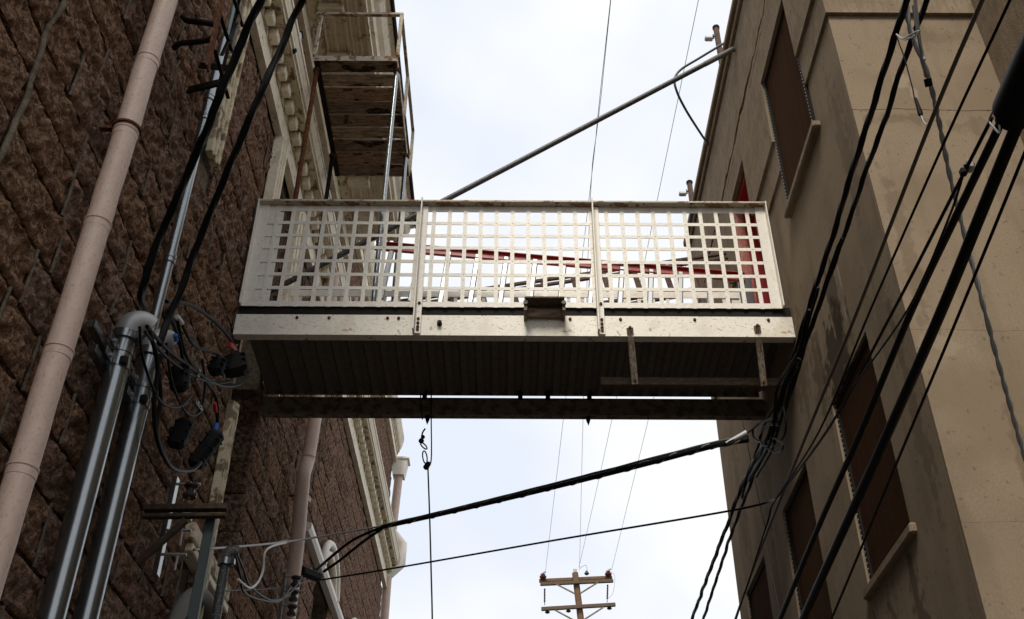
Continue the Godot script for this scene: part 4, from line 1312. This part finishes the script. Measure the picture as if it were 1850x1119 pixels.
func service_masts() -> void:
	var x := WL + 0.13
	var c1 := PX(165, 840, x)
	var r := 0.058
	var top1 := PX(217, 583, x).y
	var t := thing("service_conduit", Vector3(c1.x, 0, c1.z), "fat galvanised conduit with a large grey weatherhead beside the pink downspout", "conduit")
	part(t, "pipe", MB.new().rod(Vector3(c1.x, 0.05, c1.z), Vector3(c1.x, top1, c1.z), r, 22), mats.galvanised)
	hood(t, Vector3(c1.x, top1, c1.z), r * 1.03, Vector3(0.75, 0, -0.66), mats.cast_grey)
	clamp_strut(t, Vector3(c1.x, PX(205, 610, x).y, c1.z), r, 0.46, false)
	clamp_strut(t, Vector3(c1.x, PX(205, 650, x).y, c1.z), r, 0.3, true)
	var c2 := PX(212, 880, x)
	var top2 := PX(268, 625, x).y
	t = thing("service_conduit", Vector3(c2.x, 0, c2.z), "fat galvanised conduit with the lower weatherhead, beyond the taller conduit", "conduit")
	part(t, "pipe", MB.new().rod(Vector3(c2.x, 0.05, c2.z), Vector3(c2.x, top2, c2.z), r, 22), mats.galvanised)
	hood(t, Vector3(c2.x, top2, c2.z), r * 1.03, Vector3(0.75, 0, -0.66), mats.cast_grey)
	clamp_strut(t, Vector3(c2.x, PX(250, 690, x).y, c2.z), r, 0.3, false)
	clamp_strut(t, Vector3(c2.x, PX(250, 735, x).y, c2.z), r, 0.34, true)
	# thin conduit rising past the bracket
	var c3 := PX(340, 330, WL + 0.08)
	var y3 := PX(383, 128, WL + 0.08).y
	t = thing("thin_conduit", Vector3(c3.x, 0, c3.z), "thin galvanised conduit with couplings running up behind the black drop cables", "conduit")
	part(t, "pipe", MB.new().rod(Vector3(c3.x, 2.0, c3.z), Vector3(c3.x, y3 + 0.4, c3.z), 0.030, 14), mats.galvanised)
	for q in [[375, 167], [368, 208], [306, 470]]:
		var y := PX(q[0], q[1], WL + 0.08).y
		part(t, "coupling", MB.new().lathe([[0.03, -0.035], [0.038, -0.03], [0.038, -0.004], [0.034, -0.002], [0.034, 0.002], [0.038, 0.004], [0.038, 0.03], [0.03, 0.035]], Vector3(c3.x, y, c3.z), Vector3.UP, 14), mats.galvanised)
	# small mast with dark weatherhead
	var c4 := PX(408, 1010, WL + 0.2)
	t = thing("small_service_conduit", Vector3(c4.x, 0, c4.z), "slim grey conduit with a small dark weatherhead near the green strut post", "conduit")
	part(t, "pipe", MB.new().rod(Vector3(c4.x, 0.05, c4.z), c4, 0.032, 14), mats.grey_pipe)
	hood(t, c4, 0.038, Vector3(0.9, 0, -0.4), mats.grey_pipe)

# ------------------------------------------------------------------ cables
func cable(label: String, pts: PackedVector3Array, r: float, m: Material, called := "cable", cat := "cable", group := "", wob := 0.0) -> MeshInstance3D:
	var p := resample(pts, 0.12)
	if wob > 0.0: p = wobble(p, wob, int(abs(pts[0].x) * 1000))
	if r >= 0.015 and wob > 0.0:
		return solo(called, MB.new().twisted(resample(p, 0.022), r, 3, 0.30), m, label, cat, group)
	return solo(called, MB.new().tube(p, r, 8 if r > 0.008 else 5), m, label, cat, group)

func taped(label: String, c: Vector3, size: Vector3, bas: Basis) -> void:
	var mb := MB.new().box(c, size, minf(size.x, size.y) * 0.32, bas)
	var o := thing("taped_splice", c, label, "cable splice")
	part(o, "wrap", mb, mats.rubber_matt)
	for q in [-0.28, 0.05, 0.3]:
		part(o, "tape_turn", MB.new().box(c + bas * Vector3(0, size.y * q, 0), Vector3(size.x * 1.02, size.y * 0.05, size.z * 1.02), minf(size.x, size.z) * 0.3, bas), mats.rubber)

func cables() -> void:
	# black service drops of the stone building
	cable("thick black drop cable ending inside the large weatherhead", smooth([PX(262, 556, WL + 0.24), PX(256, 520, WL + 0.3), PX(300, 400, WL + 0.42), PX(385, 205, WL + 0.72), PX(470, 0, -1.15), PX(560, -230, -0.75)]), 0.021, mats.rubber, "drop_cable", "cable", "", 0.012)
	cable("thick black drop cable meeting the looped wires below the weatherhead", smooth([PX(285, 625, WL + 0.25), PX(318, 545, WL + 0.3), PX(365, 420, WL + 0.42), PX(455, 205, WL + 0.72), PX(545, 0, -1.15), PX(640, -230, -0.75)]), 0.021, mats.rubber, "drop_cable", "cable", "", 0.012)
	# loops
	var w := WL + 0.26
	var loops := [
		[[[300, 545], [340, 550], [380, 575], [410, 605], [428, 635]], 0.011, "black looped wire arching from the weatherhead to the taped splice"],
		[[[265, 590], [300, 630], [345, 665], [395, 695], [430, 695], [445, 680]], 0.011, "black looped wire dipping under the taped splice with the red tape"],
		[[[262, 600], [300, 645], [350, 680], [390, 692], [420, 688]], 0.009, "thin black wire following the loop under the taped splice"],
		[[[252, 590], [256, 640], [275, 700], [295, 730], [325, 735], [345, 715]], 0.008, "thin black wire hanging in a short loop against the conduits"],
		[[[270, 600], [284, 660], [278, 740], [285, 800], [310, 845], [345, 850], [362, 835]], 0.012, "long black wire drooping to the lowest taped splice"],
		[[[320, 580], [335, 640], [365, 680], [390, 720], [392, 780]], 0.011, "black wire with white end dropping to the blue taped splice"],
		[[[300, 560], [322, 610], [330, 655]], 0.010, "black wire with a blue band dropping to the upper taped splice"],
		[[[300, 620], [310, 690], [335, 745], [360, 745], [370, 700], [365, 650]], 0.008, "thin black wire curling round the silver connectors"],
		[[[330, 590], [352, 625], [392, 640], [410, 655]], 0.010, "short black wire running into the large taped splice"],
	]
	for l in loops:
		cable(l[2], smooth(along_x(l[0], w)), l[1], mats.rubber, "looped_wire", "wire")
	cable("long black wire dropping from the loops past the lowest taped splice", smooth(along_x([[282, 640], [290, 720], [282, 780], [300, 830]], w - 0.03)), 0.012, mats.rubber, "looped_wire", "wire")
	# wraps on wires
	for q in [[[316, 605], [318, 616], "blue_tape", 0.0135, "blue tape band on a looped wire under the weatherhead", "tape_band"], [[319, 572], [328, 584], "white_sheath", 0.014, "white wire end cap under the weatherhead", "wire_sleeve"], [[391, 766], [387, 790], "blue_tape", 0.016, "bright blue taped wire end above the lowest taped splice", "tape_band"], [[414, 622], [424, 630], "red_tape", 0.016, "red tape twist where the wire enters the large taped splice", "tape_band"], [[387, 728], [390, 745], "red_tape", 0.012, "red tape band above the blue wire end", "tape_band"]]:
		solo(q[5], MB.new().rod(PX(q[0][0], q[0][1], w + 0.005), PX(q[1][0], q[1][1], w + 0.005), q[3], 8), mats[q[2]], q[4], "tape")
	for q in [[358, 665, 352, 690, "silver wire connector hanging between the taped splices, upper one"], [350, 725, 362, 742, "silver bolted connector hanging between the taped splices, lower one"]]:
		var a := PX(q[0], q[1], w)
		var e := PX(q[2], q[3], w)
		var t := thing("wire_connector", e, q[4], "connector")
		part(t, "body", MB.new().bar(a, e, 0.03, 0.02, 0.004), mats.galvanised)
		part(t, "bolt", MB.new().rod(a.lerp(e, 0.3), a.lerp(e, 0.3) + Vector3(0.02, 0.0, 0.015), 0.007, 6).rod(a.lerp(e, 0.7), a.lerp(e, 0.7) + Vector3(0.02, 0.0, 0.015), 0.007, 6), mats.cast_grey)
	var tilt := Basis(Vector3.BACK, 0.35)
	taped("large black taped splice with red tape beside the white beam end", PX(425, 660, w + 0.03), Vector3(0.15, 0.17, 0.10), Basis(Vector3.BACK, 0.28))
	taped("black taped wire bundle joined to the large splice", PX(392, 662, w + 0.0), Vector3(0.09, 0.13, 0.08), Basis(Vector3.BACK, -0.2))
	taped("black taped splice hanging highest, beside the conduits", PX(325, 683, w - 0.02), Vector3(0.10, 0.18, 0.07), Basis(Vector3.BACK, 0.1))
	taped("flat black taped splice over the cream casing with a square end", PX(326, 783, w - 0.02), Vector3(0.10, 0.19, 0.07), tilt * Basis(Vector3.BACK, -0.55))
	taped("lowest black taped splice slanting under the blue wire end", PX(372, 812, w + 0.0), Vector3(0.10, 0.27, 0.08), Basis(Vector3.BACK, -0.45))
	# small mast wiring
	for q in [[[[428, 1002], [440, 1030], [452, 1060], [490, 1085], [520, 1075], [545, 1045]], 0.008, "dark wire sagging from the small weatherhead to the black splice"], [[[425, 1004], [434, 1040], [440, 1070], [470, 1084], [505, 1086], [525, 1060]], 0.008, "second dark wire sagging lower from the small weatherhead"]]:
		cable(q[2], smooth(along_x(q[0], WL + 0.3)), q[1], mats.rubber, "service_wire", "wire")
	cable("pale looped wire hanging from the steel messenger strand", smooth(along_x([[516, 981], [490, 988], [478, 1000], [475, 1030], [466, 1052], [452, 1063], [438, 1055], [430, 1047]], WL + 0.3)), 0.009, mats.white_sheath, "service_wire", "wire")
	var br := PX(560, 1038, WL + 0.25)
	taped("black cable splice where the cross cable reaches the stone wall", br, Vector3(0.30, 0.085, 0.08), Basis(Vector3.UP, 1.1) * Basis(Vector3.BACK, 0.12))
	# strand and cross cables
	var m0 := PX(350, 994, WL + 0.12)
	cable("twisted steel strand from the spool rack to the spiral-wrapped cross cable", smooth([m0, PD(520, 979, 8.6), PD(690, 951, 9.4)]), 0.009, mats.strand, "messenger_strand", "cable")
	solo("strand_clip", MB.new().rod(PD(503, 982, 8.5), PD(517, 979, 8.56), 0.015, 8), mats.white_sheath, "pale clip joining the white wire to the steel strand", "clip")
	var xp := smooth([PD(1352, 795, 6.75), PD(1290, 806, 6.9), PD(1150, 843, 7.4), PD(950, 893, 8.2), PD(780, 933, 9.0), PD(690, 953, 9.4)], 10)
	var cc := thing("cross_cable", PD(690, 953, 9.4), "thick black spiral-wrapped cable crossing the alley below the footbridge", "cable")
	part(cc, "bundle", MB.new().tube(xp, 0.020, 10), mats.rubber)
	var hel := PackedVector3Array()
	var fine := resample(xp, 0.02)
	for i in fine.size():
		var ph := i * 0.02 / 0.26 * TAU
		hel.append(fine[i] + Vector3(0, cos(ph), sin(ph)) * 0.022)
	part(cc, "lashing", MB.new().tube(hel, 0.004, 4, false), mats.grey_sheath)
	part(cc, "upper_strand", MB.new().tube(wobble(smooth([PD(1352, 790, 6.75), PD(1290, 800, 6.9), PD(1150, 836, 7.4), PD(950, 887, 8.2), PD(780, 929, 9.0), PD(690, 950, 9.4)], 10), 0.004, 3), 0.010, 6), mats.strand)
	for q in [[[690, 953], [640, 975], [600, 1005], [572, 1030]], [[690, 956], [655, 980], [615, 1012], [585, 1033]]]:
		part(cc, "tail", MB.new().tube(smooth([PD(q[0][0], q[0][1], 9.4), PD(q[1][0], q[1][1], 9.6), PD(q[2][0], q[2][1], 9.8), PX(q[3][0], q[3][1], WL + 0.26)]), 0.014, 8), mats.rubber)
	cable("thin black line crossing the alley under the spiral-wrapped cable", smooth([PX(1412, 897, 1.77), PD(1395, 905, 7.6), PD(1310, 925, 7.9), PD(1000, 977, 9.0), PD(730, 1024, 10.0), PD(595, 1046, 10.4), PX(570, 1049, WL + 0.1)], 8), 0.009, mats.rubber, "cross_line", "cable")
	cable("thin dark wire stapled along the stone wall to the small mast", smooth([PX(560, 1050, WL + 0.12), PX(500, 1063, WL + 0.12), PX(405, 1068, WL + 0.12)]), 0.006, mats.rubber, "wall_wire", "wire")
	# rope hanging from the bridge
	var rd := 7.83
	var rp := thing("hanging_rope", PD(781, 1119, rd), "dark knotted rope hanging from the footbridge's rear beam", "rope")
	part(rp, "strand", MB.new().tube(smooth([PD(761, 690, rd), PD(760, 720, rd), PD(763, 758, rd)]), 0.006, 6), mats.rope)
	part(rp, "strand", MB.new().tube(smooth([PD(779, 690, rd), PD(779, 760, rd), PD(779, 830, rd), PD(772, 846, rd)]), 0.006, 6), mats.rope)
	part(rp, "strand", MB.new().tube(smooth([PD(773, 846, rd), PD(776, 930, rd), PD(779, 1040, rd), PD(781, 1125, rd), PD(783, 1300, rd)]), 0.007, 6), mats.rope)
	part(rp, "strand", MB.new().tube(smooth([PD(768, 775, rd), PD(763, 783, rd), PD(761, 797, rd)]), 0.007, 6), mats.rope)
	part(rp, "knot", MB.new().ball(PD(761, 797, rd), 0.024, 8).ball(PD(764, 790, rd), 0.018, 8), mats.rope)
	part(rp, "knot", MB.new().ball(PD(770, 844, rd), 0.026, 8).ball(PD(774, 838, rd), 0.018, 8), mats.rope)
	for q in [[[761, 800], [770, 812]], [[766, 815], [769, 838]]]:
		var a := PD(q[0][0], q[0][1], rd)
		var e := PD(q[1][0], q[1][1], rd)
		var link := []
		for i in 13:
			var an := TAU * i / 12.0
			link.append(a.lerp(e, 0.5 + 0.5 * cos(an)) + Vector3(sin(an) * 0.018, 0, 0))
		part(rp, "link", MB.new().tube(PackedVector3Array(link), 0.006, 6), mats.rope)
	right_cables()

func right_cables() -> void:
	# pair of thick drop cables along the stucco wall
	var A := [[1690, -150], [1640, 0], [1570, 215], [1500, 440], [1445, 610], [1412, 720], [1388, 790], [1345, 870], [1310, 960], [1246, 1130]]
	var B := [[1722, -150], [1673, 0], [1600, 210], [1525, 425], [1460, 610], [1425, 720], [1396, 785], [1358, 870], [1320, 970], [1268, 1130]]
	cable("thick black cable of the paired run passing under the footbridge, outer one", smooth(along_x(A, 1.76)), 0.017, mats.rubber, "alley_cable", "cable", "", 0.01)
	cable("thick black cable of the paired run passing under the footbridge, wall side", smooth(along_x(B, 1.86)), 0.015, mats.rubber, "alley_cable", "cable", "", 0.01)
	cable("slim black cable lashed to the paired run below the footbridge beam", smooth(along_x([[1520, 430], [1475, 560], [1440, 650], [1420, 730], [1398, 800]], 1.8)), 0.008, mats.rubber, "alley_cable", "cable", "", 0.01)
	cable("slim black cable bowing out beside the paired run at the beam end", smooth(along_x([[1478, 520], [1450, 620], [1418, 690], [1398, 760], [1370, 830]], 1.74)), 0.009, mats.rubber, "alley_cable", "cable", "", 0.01)
	cable("black cable curling off the paired run above the spiral cable", smooth(along_x([[1430, 690], [1410, 745], [1365, 770], [1362, 790], [1380, 800], [1400, 790]], 1.75)), 0.008, mats.rubber, "alley_cable", "cable")
	var knot := [[[[1462, 560], [1440, 640], [1405, 700], [1400, 750], [1392, 800], [1352, 868]], 1.70, 0.010, "black bundle cable hugging the beam end, outermost"], [[[1450, 600], [1432, 660], [1425, 715], [1408, 770], [1396, 812], [1366, 862]], 1.83, 0.010, "black bundle cable behind the timber rail's end"], [[[1440, 665], [1406, 720], [1380, 770], [1372, 800], [1356, 850], [1340, 900]], 1.78, 0.009, "black bundle cable swinging wide below the timber rail"], [[[1415, 735], [1420, 775], [1408, 800], [1385, 806], [1372, 792], [1385, 770], [1408, 768]], 1.72, 0.008, "black slack coil tied into the cable bundle"], [[[1396, 792], [1412, 800], [1414, 812], [1400, 818], [1386, 808]], 1.70, 0.007, "small black slack loop at the foot of the cable bundle"]]
	for q in knot: cable(q[3], smooth(along_x(q[0], q[1])), q[2], mats.rubber, "bundle_cable", "cable", "", 0.008)
	solo("tie_wire", MB.new().tube(smooth(along_x([[1432, 655], [1441, 648], [1447, 652], [1443, 660]], 1.72)), 0.006, 6), mats.iron, "small dark wire hook on the paired cables by the bridge end", "wire")
	# guy grip on the spiral cable
	var g := thing("strand_grip", PX(1330, 795, 1.7), "tapered grey strand grip tying the spiral cable to the paired run", "clamp")
	part(g, "grip", MB.new().tube(PackedVector3Array([PD(1312, 801, 6.7), PD(1328, 794, 6.68), PD(1350, 783, 6.65)]), [0.010, 0.020, 0.026], 10), mats.cast_grey)
	part(g, "strand", MB.new().tube(smooth([PD(1285, 812, 6.9), PD(1312, 801, 6.7), PD(1350, 783, 6.65), PD(1376, 762, 6.6)]), 0.006, 6), mats.rubber)
	# brown rod-like cable and its companions
	cable("smooth brown-grey cable running along the alley past the lower window", smooth(along_x([[1840, -150], [1775, 0], [1684, 215], [1550, 560], [1478, 735], [1400, 927], [1360, 1030], [1325, 1130]], 1.75)), 0.0095, mats.brown_sheath, "alley_cable", "cable")
	cable("thin black wire between the brown-grey cable and the splice closure", smooth(along_x([[1890, -150], [1825, 0], [1705, 260], [1573, 560], [1480, 780], [1400, 905], [1385, 950], [1330, 1120]], 1.72)), 0.006, mats.rubber, "alley_cable", "cable")
	cable("thin black wire running to the black splice closure's bail", smooth(along_x([[1793, 212], [1720, 355], [1615, 560], [1500, 770], [1402, 902]], 1.73)), 0.0075, mats.rubber, "alley_cable", "cable")
	cable("thin black wire clipped beside the bail wire", smooth(along_x([[1740, 318], [1712, 400], [1640, 560], [1540, 700]], 1.72)), 0.005, mats.rubber, "alley_cable", "cable")
	cable("medium black cable leaving the splice closure along the alley", smooth(along_x([[1816, 200], [1800, 240], [1740, 365], [1648, 560], [1560, 770], [1480, 950], [1405, 1130]], 1.78)), 0.0165, mats.rubber, "alley_cable", "cable")
	cable("thickest black cable leaving the end of the splice closure", smooth(along_x([[1850, 200], [1830, 245], [1775, 380], [1702, 560], [1610, 770], [1530, 945], [1446, 1130]], 1.66)), 0.022, mats.rubber, "alley_cable", "cable")
	cable("thin black wire running clear of the thickest cable", smooth(along_x([[1880, 205], [1850, 280], [1736, 560], [1640, 790], [1500, 1125]], 1.62)), 0.006, mats.rubber, "alley_cable", "cable")
	# splice closure
	var s0 := PX(1829, 212, 1.66)
	var s1 := PX(1935, -20, 1.66)
	var dir := (s1 - s0).normalized()
	var t := thing("splice_closure", s0, "large black cylindrical cable splice closure with a wire bail", "splice closure")
	part(t, "body", MB.new().tube(PackedVector3Array([s0, s0 + dir * 0.012, s0 + dir * 0.03, s1 - dir * 0.03, s1]), [0.055, 0.068, 0.074, 0.074, 0.05], 24), mats.rubber)
	part(t, "end_cap", MB.new().tube(PackedVector3Array([s0 - dir * 0.02, s0 + dir * 0.001]), 0.05, 20), mats.rubber_matt)
	part(t, "bail", MB.new().tube(smooth([PX(1795, 200, 1.60), PX(1788, 218, 1.6), PX(1796, 230, 1.6), PX(1806, 240, 1.6), PX(1806, 226, 1.6)]), 0.004, 6), mats.cast_grey)
	var q := PX(1752, 300, 1.75)
	var k := thing("cable_clamp", q, "small pale bolted clamp on the wire below the splice closure", "clamp")
	part(k, "jaw", MB.new().box(q, Vector3(0.022, 0.045, 0.04), 0.005), mats.cast_grey)
	part(k, "bolt", MB.new().rod(q + Vector3(-0.02, 0, 0), q + Vector3(0.02, 0.01, 0), 0.006, 6), mats.iron)
	var q2 := PX(1741, 311, 1.72)
	solo("cable_tie_block", MB.new().box(q2, Vector3(0.025, 0.03, 0.03), 0.005), mats.rubber_matt, "small black block clipped beside the pale clamp", "clamp")
	# grey twisted cable drooping off the pair
	var gp := smooth([PX(1637, -20, 1.78), PX(1642, 40, 1.79), PX(1655, 80, 1.82), PX(1678, 140, 1.88), PX(1697, 220, 1.98), PX(1715, 310, 2.06), PX(1742, 420, 2.14), PX(1775, 545, 2.22), PX(1800, 640, 2.30), PX(1850, 820, 2.45), PX(1905, 1000, 2.6)], 10)
	var tw := thing("twisted_cable", gp[gp.size() - 1], "pale grey twisted cable drooping from the paired run in front of the return wall", "cable")
	var fg := resample(gp, 0.012)
	for s in 2:
		var hx := PackedVector3Array()
		for i in fg.size():
			var ph := i * 0.012 / 0.16 * TAU + s * PI
			hx.append(fg[i] + Vector3(cos(ph), 0, sin(ph)) * 0.0055)
		part(tw, "conductor", MB.new().tube(hx, 0.0075, 6), mats.grey_sheath)
	part(tw, "tape", MB.new().rod(PX(1676, 142, 1.86), PX(1679, 156, 1.87), 0.017, 10), mats.rubber_matt)
	cable("grey service cable running beside the twisted cable at the top", smooth([PX(1652, -20, 1.76), PX(1660, 60, 1.78), PX(1668, 110, 1.82), PX(1673, 138, 1.86)]), 0.008, mats.grey_sheath, "service_wire", "wire")
	cable("short cut grey cable end hanging beside the paired run", smooth([PX(1650, 10, 1.75), PX(1658, 60, 1.77), PX(1668, 98, 1.8), PX(1671, 108, 1.8)]), 0.006, mats.grey_sheath, "service_wire", "wire")
	solo("tie_wire", MB.new().tube(smooth(along_x([[1620, 62], [1632, 70], [1650, 60], [1662, 56], [1655, 64], [1636, 72]], 1.72)), 0.004, 6), mats.grey_sheath, "pale wire tie binding the paired cables near the hanging probe", "wire")
	# hanging probe
	var hw := smooth(along_x([[1620, 66], [1628, 90], [1640, 125], [1648, 150], [1654, 178]], 1.74), 6)
	var pr := thing("dangling_ground_lead", hw[hw.size() - 1], "thin wire with a small black-handled clip dangling from the paired cables", "wire")
	part(pr, "lead", MB.new().tube(wobble(hw, 0.01, 6), 0.003, 5), mats.iron)
	part(pr, "handle", MB.new().tube(PackedVector3Array([PX(1654, 178, 1.74), PX(1660, 195, 1.74), PX(1663, 205, 1.74), PX(1664, 208, 1.74)]), [0.007, 0.009, 0.012, 0.009], 8), mats.rubber_matt)
	part(pr, "tip", MB.new().tube(PackedVector3Array([PX(1664, 208, 1.74), PX(1669, 220, 1.74), PX(1674, 226, 1.74)]), 0.003, 5), mats.cast_grey)
	# thin lines on the far stucco wall
	cable("hair-thin dark wire hanging down the far stucco wall", smooth(along_x([[1340, 752], [1352, 810], [1375, 920], [1385, 960]], WR)), 0.003, mats.iron, "wall_wire", "wire")
	cable("hair-thin pale wire on the stucco wall between the lower windows", smooth(along_x([[1385, 985], [1400, 1060], [1412, 1125]], WR)), 0.003, mats.grey_sheath, "wall_wire", "wire")

# ------------------------------------------------------------------ utility pole and overhead lines
func utility_pole() -> void:
	var D := 34.6
	var top := PD(1039, 1036, D)
	var low := PD(1050, 1125, D)
	var dir := (low - top) / (top.y - low.y)
	var foot := top + dir * top.y
	var t := thing("utility_pole", foot, "brown wooden utility pole with two crossarms beyond the alley", "utility pole")
	part(t, "pole", MB.new().tube(PackedVector3Array([foot, top]), [0.17, 0.105], 14), mats.pole_wood)
	part(t, "pole_top_plate", MB.new().box(top + Vector3(0, 0.02, 0.06), Vector3(0.13, 0.2, 0.02), 0.004), mats.cast_grey)
	var arm := func(u0: float, v0: float, u1: float, v1: float, dz: float, h: float, m: Material) -> MeshInstance3D:
		return part(t, "crossarm", MB.new().bar(PD(u0, v0, D + dz), PD(u1, v1, D + dz), 0.10, h, 0.01), m)
	arm.call(974, 1050, 1106, 1044, 0.16, 0.11, mats.pole_wood)
	arm.call(976, 1056, 1108, 1050, -0.16, 0.11, mats.timber)
	arm.call(978, 1101, 1112, 1093, -0.17, 0.12, mats.timber)
	for q in [[1005, 1056, 1040, 1074], [1080, 1053, 1048, 1073], [1003, 1103, 1040, 1123], [1090, 1098, 1054, 1121]]:
		part(t, "brace", MB.new().bar(PD(q[0], q[1], D - 0.24), PD(q[2], q[3], D - 0.2), 0.03, 0.05, 0.004), mats.brown_steel)
	for q in [[981, 1042], [1099, 1037]]:
		var p := PD(q[0], q[1], D)
		part(t, "pin_insulator", MB.new().lathe([[0.0, -0.09], [0.06, -0.09], [0.11, -0.05], [0.12, 0.0], [0.07, 0.03], [0.08, 0.07], [0.0, 0.1]], p, Vector3.UP, 12), mats.brown_glaze)
		part(t, "line_clamp", MB.new().bar(p + Vector3(-0.08, 0.05, 0.05), p + Vector3(0.09, 0.15, 0.06), 0.05, 0.05, 0.01), mats.cast_grey)
	for q in [[984, 1064, 984, 1094], [1098, 1057, 1097, 1089]]:
		var p := PD(q[0], q[1], D - 0.1)
		var e := PD(q[2], q[3], D - 0.1)
		var prof := []
		for i in 9:
			var hh := -p.distance_to(e) * 0.75 * i / 8.0
			prof.append([0.02, hh]); prof.append([0.032, hh - 0.02]); prof.append([0.032, hh - 0.03])
		part(t, "strain_insulator", MB.new().lathe(prof, p, (p - e).normalized(), 8), mats.dark_glaze)
		part(t, "link", MB.new().rod(p.lerp(e, 0.72), e, 0.012, 5), mats.iron)
	for q in [[989, 1106], [1027, 1104], [1101, 1099]]:
		var p := PD(q[0], q[1], D - 0.05)
		part(t, "bell_insulator", MB.new().lathe([[0.0, 0.05], [0.04, 0.05], [0.08, 0.0], [0.085, -0.03], [0.03, -0.06], [0.0, -0.07]], p, Vector3.UP, 10), mats.dark_glaze)
	var lp := PD(1060, 1036, D - 0.1)
	part(t, "bell_insulator", MB.new().lathe([[0.0, 0.08], [0.04, 0.075], [0.045, 0.04], [0.08, 0.0], [0.085, -0.03], [0.03, -0.07], [0.0, -0.08]], lp, Vector3.UP, 10), mats.dark_glaze)
	part(t, "jumper", MB.new().tube(smooth([PD(1046, 1030, D), PD(1052, 1024, D), PD(1059, 1022, D), PD(1061, 1032, D - 0.1)]), 0.008, 5), mats.overhead_wire)
	part(t, "jumper", MB.new().tube(smooth([PD(1104, 1034, D), PD(1111, 1042, D), PD(1108, 1070, D), PD(1099, 1082, D - 0.1)]), 0.006, 5), mats.overhead_wire)
	# overhead lines along the alley, 16 m up
	var ytop := top.y
	for q in [[985, 1037, 1063, 370, 1103, 0, "overhead wire from the pole's crossarm end, passing over the lattice railing's middle"], [1105, 1031, 1173, 752, 1330, 110, "overhead wire from the pole's crossarm end next to the stucco building"], [1046, 1026, 1107, 752, 1262, 0, "overhead wire from the pole top, slanting toward the stucco roof posts"], [1047, 1026, 1064, 420, 1103, 6, "overhead wire from the pole top, running straight over the footbridge"]]:
		var a := PD(q[0], q[1], D)
		var m := PY(q[2], q[3], a.y - 0.15)
		var e := PY(q[4], q[5], a.y)
		var back := e + (e - m).normalized() * 26.0
		solo("overhead_wire", MB.new().tube(smooth([a, m, e, Vector3(back.x, a.y + 0.2, back.z)], 6), 0.006, 5), mats.overhead_wire, q[6], "wire")
